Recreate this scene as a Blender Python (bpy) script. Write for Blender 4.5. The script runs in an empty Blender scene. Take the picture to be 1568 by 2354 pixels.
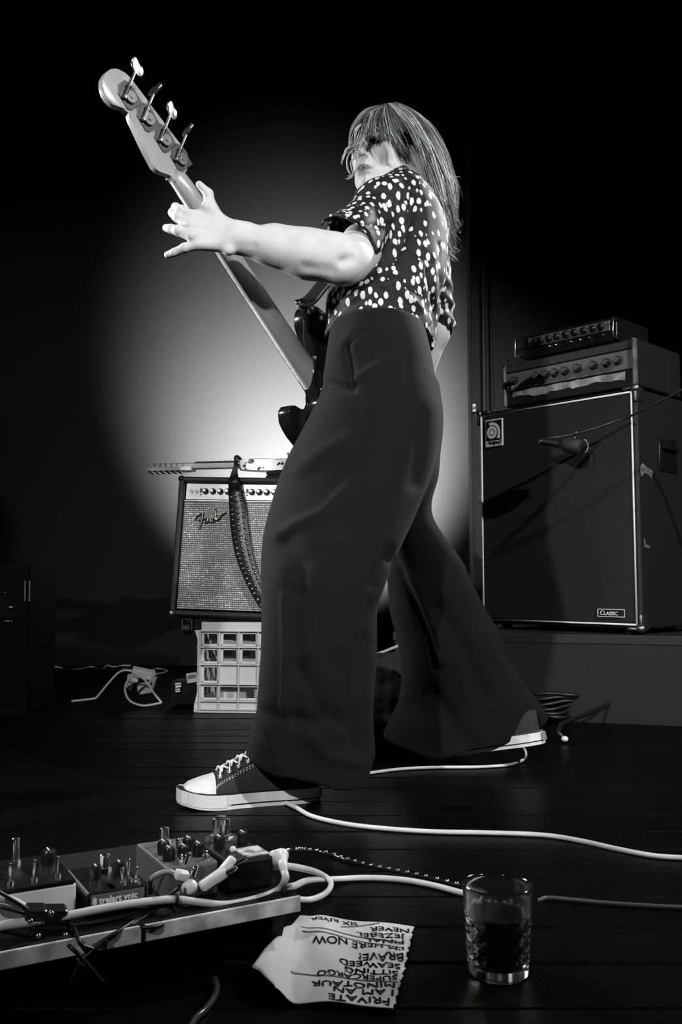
import bpy, bmesh, math, random
import numpy as np
import openvdb
from mathutils import Vector, Matrix, Euler

random.seed(7); rng = np.random.default_rng(11)
sc = bpy.context.scene
COL = sc.collection
pi = math.pi

# ------------------------------------------------------------------ camera
F, CX, CY, HZ, CAMH = 2100.0, 784.0, 1177.0, 1340.0, 0.4367
PIT = math.atan((HZ - CY) / F)
cd = bpy.data.cameras.new('camera'); cam = bpy.data.objects.new('camera', cd); COL.objects.link(cam)
cam.location = (0, 0, CAMH); cam.rotation_euler = (pi / 2 + PIT, 0, 0)
cd.sensor_fit = 'VERTICAL'; cd.sensor_height = 36.0; cd.lens = 36.0 * F / 2354.0
cd.clip_start = 0.02; cd.clip_end = 60
sc.camera = cam
CP, SP = math.cos(PIT), math.sin(PIT)

# ------------------------------------------------------------------ world, lights, exposure
w = bpy.data.worlds.new('world'); sc.world = w; w.use_nodes = True
w.node_tree.nodes['Background'].inputs[0].default_value = (0.9, 0.95, 1.0, 1)
w.node_tree.nodes['Background'].inputs[1].default_value = 0.0005
sc.view_settings.view_transform = 'Standard'; sc.view_settings.look = 'None'
sc.view_settings.gamma = 1.0; sc.view_settings.use_curve_mapping = False
sc.view_settings.exposure = 0.22

def lamp(name, kind, loc, target, power, size=0.1, angle=60, blend=0.5):
    l = bpy.data.lights.new(name, kind); l.energy = power
    o = bpy.data.objects.new(name, l); COL.objects.link(o)
    o.location = loc
    o.rotation_euler = (Vector(target) - Vector(loc)).to_track_quat('-Z', 'Y').to_euler()
    if kind == 'SPOT':
        l.spot_size = math.radians(angle); l.spot_blend = blend; l.shadow_soft_size = size
    elif kind == 'AREA':
        l.shape = 'DISK'; l.size = size
    return o

# stage spots hung over the front of the room (out of frame), one behind at the right for the rim, plus added fill lamps
lamp('stage_spot_right', 'SPOT', (2.3, -0.3, 2.4), (0.3, 2.4, 0.9), 520, 0.04, 56, 0.7)
lamp('stage_spot_left', 'SPOT', (-1.1, -0.9, 2.0), (-0.4, 2.2, 0.62), 380, 0.04, 50, 0.8)
lamp('bounce_fill_left', 'SPOT', (-2.1, 2.5, 1.5), (-0.1, 1.95, 0.9), 330, 0.05, 50, 0.9)  # added fill in place of light bounced off the glowing wall
lamp('glass_fill_right', 'SPOT', (1.7, 1.9, 1.5), (0.17, 1.02, 0.05), 110, 0.35, 30, 0.8)  # added lamp, only there to light the tumbler from the right
lamp('glass_fill_left', 'SPOT', (-1.6, 2.6, 1.3), (0.15, 1.05, 0.05), 110, 0.35, 24, 0.8)  # added lamp, brightens the tumbler edges from the left rear
lamp('stage_spot_rim', 'SPOT', (2.0, 3.5, 2.7), (0.2, 2.2, 1.4), 600, 0.05, 34, 0.7)

# ------------------------------------------------------------------ helpers
def ray(px, py):
    u = (px - CX) / F; v = (CY - py) / F
    return Vector((u, CP - v * SP, SP + v * CP))
def P(px, py, Y):                       # point of the room on that line of sight at depth Y
    d = ray(px, py); s = Y / d.y
    return Vector((d.x * s, Y, CAMH + d.z * s))
def G(px, py, z=0.0):                   # point on a horizontal plane (floor, table top)
    d = ray(px, py); s = (z - CAMH) / d.z
    return Vector((d.x * s, d.y * s, z))
def proj(p):
    p = np.asarray(p, float); y = p[:, 1]; z = p[:, 2] - CAMH
    dep = y * CP + z * SP; up = -y * SP + z * CP
    return np.stack([CX + F * p[:, 0] / dep, CY - F * up / dep], 1)

MATS = {}
def mat(name, v, rough=0.5, metal=0.0, noise=None, bump=None, spec=0.5, sheen=0, trans=0, ior=1.45, coat=0, sss=0):
    """v: grey value (linear); noise=(scale, other value, contrast); bump=(scale, strength)"""
    if name in MATS: return MATS[name]
    m = bpy.data.materials.new(name); m.use_nodes = True
    nt = m.node_tree; b = nt.nodes['Principled BSDF']
    b.inputs['Base Color'].default_value = (v, v, v, 1)
    b.inputs['Roughness'].default_value = rough; b.inputs['Metallic'].default_value = metal
    b.inputs['Specular IOR Level'].default_value = spec
    b.inputs['Sheen Weight'].default_value = sheen
    b.inputs['Transmission Weight'].default_value = trans; b.inputs['IOR'].default_value = ior
    b.inputs['Coat Weight'].default_value = coat
    if sss:
        b.inputs['Subsurface Weight'].default_value = sss
        b.inputs['Subsurface Radius'].default_value = (0.006, 0.006, 0.006)
    tc = nt.nodes.new('ShaderNodeTexCoord')
    if noise:
        n = nt.nodes.new('ShaderNodeTexNoise'); n.inputs['Scale'].default_value = noise[0]; n.inputs['Detail'].default_value = 6
        nt.links.new(tc.outputs['Object'], n.inputs['Vector'])
        r = nt.nodes.new('ShaderNodeValToRGB'); k = noise[2]
        r.color_ramp.elements[0].position = 0.5 - k; r.color_ramp.elements[1].position = 0.5 + k
        a = noise[1]; r.color_ramp.elements[0].color = (a, a, a, 1); r.color_ramp.elements[1].color = (v, v, v, 1)
        nt.links.new(n.outputs['Fac'], r.inputs['Fac']); nt.links.new(r.outputs['Color'], b.inputs['Base Color'])
    if bump:
        n2 = nt.nodes.new('ShaderNodeTexNoise'); n2.inputs['Scale'].default_value = bump[0]; n2.inputs['Detail'].default_value = 5
        nt.links.new(tc.outputs['Object'], n2.inputs['Vector'])
        bp = nt.nodes.new('ShaderNodeBump'); bp.inputs['Strength'].default_value = bump[1]; bp.inputs['Distance'].default_value = 0.004
        nt.links.new(n2.outputs['Fac'], bp.inputs['Height']); nt.links.new(bp.outputs['Normal'], b.inputs['Normal'])
    MATS[name] = m
    return m

def tag(o, label, cat, group=None):
    o['label'] = label; o['category'] = cat
    if group: o['group'] = group
    return o
def thing(name, label, cat, loc=(0, 0, 0), rot=(0, 0, 0), group=None):
    o = bpy.data.objects.new(name, None); COL.objects.link(o)
    o.empty_display_size = 0.05
    o.location = loc; o.rotation_euler = rot
    return tag(o, label, cat, group)
def world_of(o):
    M = Matrix.LocRotScale(o.location, o.rotation_euler, o.scale)
    return world_of(o.parent) @ M if o.parent else M
def link(name, me, m, parent=None, world=False, smooth=False):
    ms = m if isinstance(m, (list, tuple)) else [m]
    for x in ms: me.materials.append(x)
    o = bpy.data.objects.new(name, me); COL.objects.link(o)
    if parent:
        if world: me.transform(world_of(parent).inverted())
        o.parent = parent
    if smooth: me.polygons.foreach_set('use_smooth', [True] * len(me.polygons))
    me.update()
    return o
def mobj(name, verts, faces, m, parent=None, world=False, smooth=False):
    me = bpy.data.meshes.new(name); me.from_pydata([tuple(v) for v in verts], [], [tuple(f) for f in faces])
    return link(name, me, m, parent, world, smooth)
def bobj(name, bm, m, parent=None, world=False, smooth=False, auto=None):
    bmesh.ops.recalc_face_normals(bm, faces=bm.faces)
    me = bpy.data.meshes.new(name); bm.to_mesh(me); bm.free()
    o = link(name, me, m, parent, world, smooth)
    if auto is not None:
        me.polygons.foreach_set('use_smooth', [True] * len(me.polygons))
        me.set_sharp_from_angle(angle=math.radians(auto))
    return o
def BM(): return bmesh.new()

def add_box(bm, size, c, rot=None, bevel=0.0, seg=2):
    M = Matrix.Translation(Vector(c))
    if rot is not None: M = M @ (rot.to_matrix().to_4x4() if isinstance(rot, Euler) else rot.to_4x4())
    M = M @ Matrix.Diagonal((size[0], size[1], size[2], 1))
    r = bmesh.ops.create_cube(bm, size=1.0, matrix=M)
    if bevel > 0:
        es = list({e for v in r['verts'] for e in v.link_edges})
        bmesh.ops.bevel(bm, geom=es, offset=bevel, segments=seg, profile=0.5, affect='EDGES')
    return bm
def frame_of(axis):
    z = Vector(axis).normalized(); x = z.orthogonal().normalized(); y = z.cross(x)
    return Matrix((x, y, z)).transposed()
def add_cyl(bm, p0, p1, r0, r1=None, seg=16, caps=True):
    p0, p1 = Vector(p0), Vector(p1); r1 = r0 if r1 is None else r1
    Fm = frame_of(p1 - p0)
    a = [bm.verts.new(p0 + Fm @ Vector((r0 * math.cos(2 * pi * i / seg), r0 * math.sin(2 * pi * i / seg), 0))) for i in range(seg)]
    b = [bm.verts.new(p1 + Fm @ Vector((r1 * math.cos(2 * pi * i / seg), r1 * math.sin(2 * pi * i / seg), 0))) for i in range(seg)]
    for i in range(seg): bm.faces.new((a[i], a[(i + 1) % seg], b[(i + 1) % seg], b[i]))
    if caps: bm.faces.new(a[::-1]); bm.faces.new(b)
    return bm
def catmull(pts, n=8, closed=False):
    pts = [Vector(p) for p in pts]
    if len(pts) < 3: return [pts[0].lerp(pts[-1], i / n) for i in range(n + 1)]
    out = []; N = len(pts)
    rngi = range(N if closed else N - 1)
    for i in rngi:
        if closed: p0, p1, p2, p3 = pts[i - 1], pts[i], pts[(i + 1) % N], pts[(i + 2) % N]
        else:
            p1, p2 = pts[i], pts[i + 1]
            p0 = pts[i - 1] if i else p1 * 2 - p2
            p3 = pts[i + 2] if i + 2 < N else p2 * 2 - p1
        for k in range(n):
            t = k / n
            out.append(0.5 * ((2 * p1) + (p2 - p0) * t + (2 * p0 - 5 * p1 + 4 * p2 - p3) * t * t + (3 * p1 - p0 - 3 * p2 + p3) * t ** 3))
    if not closed: out.append(pts[-1])
    return out
def add_tube(bm, pts, r, seg=8, n=6, flat=1.0, closed=False, up=None, smooth=True):
    pts = catmull(pts, n, closed) if smooth else [Vector(p) for p in pts]
    N = len(pts)
    rr = r if isinstance(r, (list, tuple)) else [r] * N
    if len(rr) != N: rr = list(np.interp(np.linspace(0, 1, N), np.linspace(0, 1, len(rr)), rr))
    T = [((pts[(i + 1) % N] if closed or i < N - 1 else pts[i]) - (pts[i - 1] if closed or i > 0 else pts[i])).normalized() for i in range(N)]
    x = Vector(up) if up is not None else T[0].orthogonal()
    rings = []
    for i in range(N):
        x = (x - T[i] * x.dot(T[i]))
        x = x.normalized() if x.length > 1e-6 else T[i].orthogonal().normalized()
        y = T[i].cross(x)
        rings.append([bm.verts.new(pts[i] + x * (rr[i] * flat * math.cos(2 * pi * k / seg)) + y * (rr[i] * math.sin(2 * pi * k / seg))) for k in range(seg)])
    for i in range(N if closed else N - 1):
        A, B = rings[i], rings[(i + 1) % N]
        for k in range(seg): bm.faces.new((A[k], A[(k + 1) % seg], B[(k + 1) % seg], B[k]))
    if not closed: bm.faces.new(rings[0][::-1]); bm.faces.new(rings[-1])
    return bm
def add_lathe(bm, prof, seg=32, M=None, disp=None):
    M = M or Matrix.Identity(4); rings = []
    for (r, z) in prof:
        if r < 1e-6: rings.append([bm.verts.new(M @ Vector((0, 0, z)))]); continue
        ring = []
        for k in range(seg):
            a = 2 * pi * k / seg; q = r + (disp(a, z) if disp else 0)
            ring.append(bm.verts.new(M @ Vector((q * math.cos(a), q * math.sin(a), z))))
        rings.append(ring)
    for A, B in zip(rings, rings[1:]):
        for k in range(seg):
            k2 = (k + 1) % seg
            if len(A) == 1 and len(B) == 1: continue
            if len(A) == 1: bm.faces.new((A[0], B[k2], B[k]))
            elif len(B) == 1: bm.faces.new((A[k], A[k2], B[0]))
            else: bm.faces.new((A[k], A[k2], B[k2], B[k]))
    return bm
def add_prism(bm, poly, z0, z1, M=None, bevel=0, seg=3):
    M = M or Matrix.Identity(4)
    a = [bm.verts.new(M @ Vector((p[0], p[1], z0))) for p in poly]
    b = [bm.verts.new(M @ Vector((p[0], p[1], z1))) for p in poly]
    n = len(poly); fs = [bm.faces.new(a[::-1]), bm.faces.new(b)]
    for i in range(n): bm.faces.new((a[i], a[(i + 1) % n], b[(i + 1) % n], b[i]))
    if bevel:
        es = [e for f in fs for e in f.edges]
        bmesh.ops.bevel(bm, geom=list(set(es)), offset=bevel, segments=seg, profile=0.5, affect='EDGES')
    return bm
def add_ball(bm, c, r, scale=(1, 1, 1), seg=16, M=None):
    MM = Matrix.Translation(Vector(c)) @ (M.to_4x4() if M else Matrix.Identity(4)) @ Matrix.Diagonal((r * scale[0], r * scale[1], r * scale[2], 1))
    bmesh.ops.create_uvsphere(bm, u_segments=seg, v_segments=max(6, seg // 2), radius=1.0, matrix=MM)
    return bm
def tube_obj(name, pts, r, m, parent=None, world=False, seg=8, n=8, flat=1.0, up=None):
    bm = BM(); add_tube(bm, pts, r, seg, n, flat, up=up)
    return bobj(name, bm, m, parent, world, smooth=True)
def text_mesh(txt, size=1.0, extrude=0.0, offset=0.0, shear=0.0, align='LEFT', res=3):
    cu = bpy.data.curves.new('text', 'FONT'); cu.body = txt; cu.size = size; cu.extrude = extrude
    cu.offset = offset; cu.shear = shear; cu.align_x = align; cu.resolution_u = res
    o = bpy.data.objects.new('text', cu); COL.objects.link(o)
    bpy.context.view_layer.update()
    me = bpy.data.meshes.new_from_object(o.evaluated_get(bpy.context.evaluated_depsgraph_get()))
    bpy.data.objects.remove(o); bpy.data.curves.remove(cu)
    return me

# ---------------- implicit surfaces: smooth unions of limbs, meshed with the bundled volume library
class Cone:
    def __init__(s, a, b, ra, rb, k=0.01, sub=False):
        s.a, s.b = np.array(a, float), np.array(b, float); s.ra, s.rb, s.k, s.sub = ra, rb, k, sub
        s.c = (s.a + s.b) / 2; s.R = np.linalg.norm(s.b - s.a) / 2 + max(ra, rb)
    def d(s, p):
        ab = s.b - s.a; t = np.clip(((p - s.a) @ ab) / max(ab @ ab, 1e-12), 0, 1)
        return np.linalg.norm(p - s.a - t[:, None] * ab, axis=1) - (s.ra + (s.rb - s.ra) * t)
class Ell:
    def __init__(s, c, r, k=0.01, M=None, sub=False):
        s.c = np.array(c, float); s.r = np.array(r, float); s.k, s.sub = k, sub
        s.M = np.array(M) if M is not None else np.eye(3); s.R = float(max(r))
    def d(s, p):
        q = (p - s.c) @ s.M; k0 = np.linalg.norm(q / s.r, axis=1); k1 = np.linalg.norm(q / (s.r ** 2), axis=1)
        return k0 * (k0 - 1.0) / np.maximum(k1, 1e-9)
def smin(a, b, k):
    if k <= 0: return np.minimum(a, b)
    h = np.maximum(k - np.abs(a - b), 0) / k
    return np.minimum(a, b) - h * h * k * 0.25
def smax(a, b, k): return -smin(-a, -b, k)
def prims_fn(prims):
    def fn(p, c=None, rad=None):
        d = np.full(len(p), 1.0)
        for q in prims:
            if c is not None and np.linalg.norm(q.c - c) > q.R + rad + q.k + 0.03: continue
            e = q.d(p)
            d = smax(d, -e, q.k) if q.sub else smin(d, e, q.k)
        return d
    return fn
def sdf_mesh(fn, lo, hi, vox, block=16, lip=1.6, pass_c=False):
    lo = np.array(lo, float); hi = np.array(hi, float)
    nb = np.ceil((hi - lo) / (vox * block)).astype(int)
    g = openvdb.FloatGrid(1.0)
    ii = np.stack(np.meshgrid(*[np.arange(n) for n in nb], indexing='ij'), -1).reshape(-1, 3)
    cen = lo + (ii + 0.5) * block * vox
    dc = fn(cen)
    rad = block * vox * 0.5 * math.sqrt(3)
    off = np.stack(np.meshgrid(*[np.arange(block)] * 3, indexing='ij'), -1).reshape(-1, 3)
    for i, c, d0 in zip(ii, cen, dc):
        o = tuple(int(x) for x in i * block)
        if d0 > rad * lip + 2 * vox: continue
        if d0 < -rad * lip - 2 * vox:
            g.fill(o, tuple(x + block - 1 for x in o), -1.0, True); continue
        p = lo + (i * block + off) * vox
        v = fn(p, c, rad) if pass_c else fn(p)
        g.copyFromArray(v.reshape(block, block, block).astype(np.float32), ijk=o)
    pts, tri, quad = g.convertToPolygons(0.0, 0.0)
    v = lo + np.asarray(pts, float) * vox
    return v, np.asarray(tri), np.asarray(quad)
def sdf_obj(name, mesh, m, parent=None, world=True, relax=0):
    v, t, q = mesh
    faces = [tuple(int(x) for x in f) for f in t] + [tuple(int(x) for x in f) for f in q]
    me = bpy.data.meshes.new(name); me.from_pydata([tuple(x) for x in v], [], faces)
    bm = bmesh.new(); bm.from_mesh(me)
    for _ in range(relax): bmesh.ops.smooth_vert(bm, verts=bm.verts, factor=0.5, use_axis_x=True, use_axis_y=True, use_axis_z=True)
    bmesh.ops.recalc_face_normals(bm, faces=bm.faces)
    bm.to_mesh(me); bm.free()
    return link(name, me, m, parent, world, smooth=True)
def noise3(p, seed=0, oct=3):
    r = np.random.default_rng(seed); out = np.zeros(len(p)); a = 1.0; f = 1.0
    for _ in range(oct):
        for _k in range(4):
            d = r.normal(size=3); d /= np.linalg.norm(d)
            out += a * np.sin((p @ d) * f * 6.28 + r.uniform(0, 6.28)) / 4
        a *= 0.5; f *= 2.03
    return out
def seg_dist(q, pts):                                   # distance of 2-D points to a polyline
    best = np.full(len(q), 1e9)
    for a, b in zip(pts, pts[1:]):
        a, b = np.array(a, float), np.array(b, float); ab = b - a
        t = np.clip(((q - a) @ ab) / (ab @ ab), 0, 1)
        best = np.minimum(best, np.linalg.norm(q - a - t[:, None] * ab, axis=1))
    return best
def crease(o, folds):                                   # folds=[(polyline, width, height)] pressed into the cloth on the near side
    me = o.data; M = world_of(o); n = len(me.vertices)
    co = np.empty(n * 3); me.vertices.foreach_get('co', co); co = co.reshape(-1, 3)
    no = np.empty(n * 3); me.vertices.foreach_get('normal', no); no = no.reshape(-1, 3)
    wv = co @ np.array(M.to_3x3()).T + np.array(M.translation)
    px = proj(wv); face = np.clip(-no[:, 1] * 2 + 0.3, 0, 1)
    d = np.zeros(n)
    for pl, wd, h in folds:
        d += h * np.exp(-(seg_dist(px, pl) / wd) ** 2)
    co += no * (d * face)[:, None]
    me.vertices.foreach_set('co', co.reshape(-1)); me.update()

# ------------------------------------------------------------------ common materials
black_tolex = mat('black_tolex', 0.006, 0.55, bump=(260, 0.35))
black_gloss = mat('black_gloss', 0.006, 0.12, coat=0.6)
black_rubber = mat('black_rubber', 0.005, 0.45)
black_plastic = mat('black_plastic', 0.006, 0.3)
chrome = mat('chrome', 0.75, 0.18, 1.0)
dull_metal = mat('dull_metal', 0.32, 0.38, 1.0, noise=(40, 0.2, 0.3))
white_plastic = mat('white_plastic', 0.62, 0.4)
white_cable = mat('white_cable', 0.6, 0.42, noise=(18, 0.42, 0.25))
# ================================================================== the room
WALLY = 5.0
def struct(o): o['kind'] = 'structure'; return o
wall_m = mat('painted_wall', 0.012, 0.9, noise=(1.3, 0.0098, 0.4), spec=0.05, bump=(30, 0.05))
dark_wall = mat('dark_wall', 0.006, 0.6, noise=(3, 0.004, 0.4))
bm = BM(); add_box(bm, (9.0, 0.1, 4.5), (-0.6, WALLY + 0.05, 2.15)); struct(bobj('wall_back', bm, wall_m))
ceil_m = mat('dark_ceiling', 0.012, 0.8)
bm = BM(); add_box(bm, (9.0, 8.0, 0.1), (-0.6, 1.6, 4.4)); struct(bobj('ceiling', bm, ceil_m))
# black masking panel with two mouldings at the right of the lit wall
px0 = P(1083, 900, 4.6).x
bm = BM(); add_box(bm, (2.6, 0.12, 4.3), (px0 + 1.3, 4.66, 2.12), bevel=0.004); wr = struct(bobj('wall_right', bm, dark_wall))
for xx, ww in ((P(1113, 900, 4.58).x, 0.018), (P(1131, 900, 4.58).x, 0.012)):
    bm = BM(); add_box(bm, (ww, 0.03, 4.3), (xx, 4.588, 2.14), bevel=0.005); bobj('moulding', bm, mat('panel_moulding', 0.012, 0.45), wr)
# hinge plate on the panel edge above the cabinet
bm = BM(); add_box(bm, (0.02, 0.012, 0.045), P(1090, 938, 4.59), bevel=0.003); add_cyl(bm, P(1091, 937, 4.585), P(1091, 937, 4.575), 0.007, seg=12)
bobj('hinge_plate', bm, dull_metal, wr)
# floor of black painted boards
fl_m = mat('black_floor_base', 0.004, 0.6)
bm = BM(); add_box(bm, (7.0, 6.6, 0.06), (-0.2, 2.3, -0.045)); fl = struct(bobj('floor', bm, fl_m))
plank_m = mat('black_painted_board', 0.002, 0.4, noise=(14, 0.001, 0.3), bump=(55, 0.3), spec=0.06)
pw = 0.112; k = 0; y = 0.25
pm = []
for j in range(4):
    b = BM(); add_box(b, (7.0, pw - 0.004, 0.018), (0, 0, 0), bevel=0.0025, seg=1)
    for v in b.verts: v.co.z += 0.0006 * math.sin(v.co.y * 90 + j)
    me = bpy.data.meshes.new('plank'); bmesh.ops.recalc_face_normals(b, faces=b.faces); b.to_mesh(me); b.free(); me.materials.append(plank_m); pm.append(me)
while y < 4.95:
    o = bpy.data.objects.new('plank', pm[k % 4]); COL.objects.link(o); o.parent = fl
    o.location = (-0.2 + random.uniform(-.1, .1), y, -0.009 - random.uniform(0, 0.0008)); o.rotation_euler = (random.uniform(-.004, .004), 0, 0)
    y += pw; k += 1

# ================================================================== wash light on the floor behind the amplifier
LZ = 0.42
LP = Vector((0.0, 3.85, LZ))
sl = thing('stage_light', 'round wash light on a short stand hidden behind the trouser legs, lighting the back wall', 'stage light', (LP.x, LP.y, 0))
aim = (Vector((LP.x - 0.12, WALLY, 1.06)) - LP).normalized(); Fm = Matrix.Translation(Vector((0, 0, LZ))) @ frame_of(aim).to_4x4()
bm = BM(); add_lathe(bm, [(0, -0.13), (0.05, -0.13), (0.075, -0.09), (0.085, -0.02), (0.085, -0.005), (0.078, -0.005), (0.07, -0.05), (0, -0.06)], 28, Fm); bobj('can', bm, black_plastic, sl, smooth=True)
bm = BM(); add_lathe(bm, [(0, -0.032), (0.07, -0.03), (0.07, -0.036), (0, -0.04)], 28, Fm)
lens = bobj('lens', bm, mat('lamp_lens', 0.8, 0.3), sl)
bm = BM()
for s in (-1, 1): add_box(bm, (0.006, 0.03, LZ), (s * 0.095, 0, LZ / 2 + 0.01), bevel=0.001)
add_box(bm, (0.196, 0.14, 0.008), (0, 0, 0.006), bevel=0.001); bobj('yoke', bm, black_plastic, sl)
wl = lamp('wall_wash', 'SPOT', LP + aim * 0.02, LP + aim, 6600, 0.06, 78, 1.0)

# ================================================================== combo guitar amplifier on a crate
AY = math.radians(9); AT = math.radians(5)
ab = P(388, 1414, 3.17)                                    # front bottom left corner
amp = thing('guitar_amplifier', 'black combo guitar amplifier with silver grille cloth, standing on the plastic crate', 'amplifier', ab, (-AT, math.radians(1.8), -AY))
amp.scale = (1, 1, 0.94)
AW, AH, AD = 0.665, 0.52, 0.25
grille_m = bpy.data.materials.new('silver_grille_cloth'); grille_m.use_nodes = True
nt = grille_m.node_tree; b = nt.nodes['Principled BSDF']; b.inputs['Roughness'].default_value = 0.45; b.inputs['Metallic'].default_value = 0.0
tc = nt.nodes.new('ShaderNodeTexCoord'); sep = nt.nodes.new('ShaderNodeSeparateXYZ'); nt.links.new(tc.outputs['Object'], sep.inputs[0])
def node(t, op=None, *ins):
    n = nt.nodes.new(t)
    if op: n.operation = op
    for i, x in enumerate(ins):
        if x is None: continue
        if hasattr(x, 'links') or hasattr(x, 'is_linked'): nt.links.new(x, n.inputs[i])
        else: n.inputs[i].default_value = x
    return n.outputs[0]
mz = node('ShaderNodeMath', 'MULTIPLY', sep.outputs[2], 128.0); fz = node('ShaderNodeMath', 'FRACT', mz)
rowm = node('ShaderNodeMath', 'GREATER_THAN', fz, 0.42)
mx = node('ShaderNodeMath', 'MULTIPLY', sep.outputs[0], 150.0); fx = node('ShaderNodeMath', 'FRACT', mx)
colm = node('ShaderNodeMath', 'GREATER_THAN', fx, 0.25)
wv = node('ShaderNodeMath', 'MULTIPLY', rowm, colm)
ns = nt.nodes.new('ShaderNodeTexWhiteNoise'); ns.noise_dimensions = '2D'
cb = nt.nodes.new('ShaderNodeCombineXYZ')
nt.links.new(node('ShaderNodeMath', 'FLOOR', mx), cb.inputs[0]); nt.links.new(node('ShaderNodeMath', 'FLOOR', mz), cb.inputs[1]); nt.links.new(cb.outputs[0], ns.inputs['Vector'])
pw4 = node('ShaderNodeMath', 'POWER', ns.outputs['Value'], 5.0)
br = node('ShaderNodeMath', 'MULTIPLY_ADD', pw4, 0.55, 0.33)
val = node('ShaderNodeMath', 'MULTIPLY_ADD', wv, br, 0.015)
cmb = nt.nodes.new('ShaderNodeCombineColor')
for i in range(3): nt.links.new(val, cmb.inputs[i])
nt.links.new(cmb.outputs[0], b.inputs['Base Color'])
bmp = nt.nodes.new('ShaderNodeBump'); bmp.inputs['Distance'].default_value = 0.002; nt.links.new(wv, bmp.inputs['Height']); nt.links.new(bmp.outputs[0], b.inputs['Normal'])

bm = BM()
t = 0.02
add_box(bm, (t, AD, AH), (t / 2, AD / 2, AH / 2), bevel=0.006); add_box(bm, (t, AD, AH), (AW - t / 2, AD / 2, AH / 2), bevel=0.006)
add_box(bm, (AW - 0.002, AD, t), (AW / 2, AD / 2, t / 2), bevel=0.006); add_box(bm, (AW - 0.002, AD, t), (AW / 2, AD / 2, AH - t / 2), bevel=0.006)
add_box(bm, (AW - 0.02, 0.012, AH - 0.02), (AW / 2, AD - 0.02, AH / 2))
bobj('cabinet', bm, black_tolex, amp)
bm = BM(); add_box(bm, (AW - 0.044, 0.012, 0.405), (AW / 2, 0.018, 0.022 + 0.205), bevel=0.003); gr = bobj('grille', bm, grille_m, amp)
bm = BM(); add_box(bm, (AW - 0.044, 0.008, 0.006), (AW / 2, 0.012, 0.43), bevel=0.002); bobj('grille_trim', bm, mat('aluminium_trim', 0.8, 0.3, 1.0), amp)
panel_m = mat('silver_panel', 0.72, 0.35, 0.3, noise=(30, 0.5, 0.2))
bm = BM(); add_box(bm, (AW - 0.046, 0.004, 0.062), (AW / 2, 0.024, 0.468), bevel=0.001); cp = bobj('control_panel', bm, panel_m, amp)
kn = None
for x in [0.095, 0.122, 0.149, 0.176, 0.203, 0.263, 0.290, 0.317, 0.344, 0.371, 0.40, 0.43, 0.46]:
    if kn is None:
        bm = BM(); add_lathe(bm, [(0, 0.02), (0.0075, 0.02), (0.0085, 0.016), (0.0085, 0.009), (0.0115, 0.006), (0.012, 0), (0, 0)], 18, Matrix.Rotation(pi / 2, 4, 'X')); kn = bobj('knob', bm, mat('black_knob', 0.01, 0.22, coat=0.4), cp, smooth=True)
        bm = BM(); add_cyl(bm, (0, -0.0195, 0), (0, -0.0212, 0), 0.0055, seg=14); kc = bobj('knob_cap', bm, mat('silver_knob_cap', 0.8, 0.25, 1.0), cp)
        k1, k2 = kn, kc
    else:
        k1, k2 = kn.copy(), kc.copy(); COL.objects.link(k1); COL.objects.link(k2)
        k1.parent = cp; k2.parent = cp
    k1.location = (x, 0.022, 0.468); k2.location = (x, 0.022, 0.468)
for x in (0.045, 0.063, 0.232):
    bm = BM(); add_lathe(bm, [(0, 0.003), (0.003, 0.003), (0.0035, 0.006), (0.0065, 0.006), (0.0065, 0), (0, 0)], 14, Matrix.Translation((x, 0.022, 0.468)) @ Matrix.Rotation(pi / 2, 4, 'X')); bobj('input_jack', bm, dull_metal, cp)
for x in (0.078, 0.246):
    bm = BM(); add_box(bm, (0.006, 0.008, 0.014), (x, 0.02, 0.472), bevel=0.001); add_box(bm, (0.004, 0.006, 0.004), (x, 0.02, 0.456)); bobj('rocker_switch', bm, black_plastic, cp)
# raised script logo, traced as strokes
U = 0.00046
def sp(q): return Vector((0.022 + (q[0] - 565) * U, 0.006, 0.415 - (q[1] - 455) * U))
strokes = [[(668, 585), (676, 560), (700, 540), (728, 527), (722, 547)], [(724, 528), (720, 580), (712, 635), (706, 658)], [(690, 592), (715, 582), (738, 574)],
 [(738, 600), (758, 590), (762, 575), (750, 572), (742, 588), (748, 604), (764, 598)], [(766, 602), (770, 576)], [(771, 592), (784, 572), (790, 580), (790, 600), (800, 590)],
 [(822, 575), (812, 568), (803, 580), (808, 596), (822, 584)], [(820, 490), (824, 560), (832, 586)], [(832, 574), (850, 560), (850, 546), (838, 550), (834, 565), (842, 579), (858, 566)],
 [(860, 568), (863, 540)], [(864, 553), (872, 538), (884, 536)], [(884, 536), (892, 526), (906, 514)]]
bm = BM(); bm2 = BM()
for s in strokes:
    add_tube(bm, [sp(q) for q in s], 0.003, 6, 4, up=(0, 1, 0)); add_tube(bm2, [sp(q) - Vector((0, 0.0022, 0)) for q in s], 0.0012, 6, 4)
lg = bobj('script_logo', bm, mat('logo_black', 0.01, 0.3), gr, smooth=True); bobj('logo_face', bm2, chrome, gr, smooth=True)
for x in (0.0, AW):
    for z in (0.0, AH):
        bm = BM(); add_ball(bm, (x + (0.008 if x == 0 else -0.008), 0.008, z + (0.008 if z == 0 else -0.008)), 0.017 if z == 0 else 0.0125, (1, 1, 1), 12); bobj('corner_cap', bm, dull_metal if z == 0 else black_plastic, amp, smooth=True)
for x in (0.055, AW - 0.055):
    bm = BM(); add_box(bm, (0.034, 0.03, 0.012), (x, 0.05, -0.007), bevel=0.002)
    for s in (-1, 1): add_box(bm, (0.004, 0.028, 0.045), (x + s * 0.017, 0.05, -0.03), bevel=0.001)
    cs = bobj('caster_fork', bm, chrome, amp)
    bm = BM(); add_cyl(bm, (x - 0.012, 0.05, -0.045), (x + 0.012, 0.05, -0.045), 0.024, seg=20); bobj('wheel', bm, black_rubber, cs, smooth=False)
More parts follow.
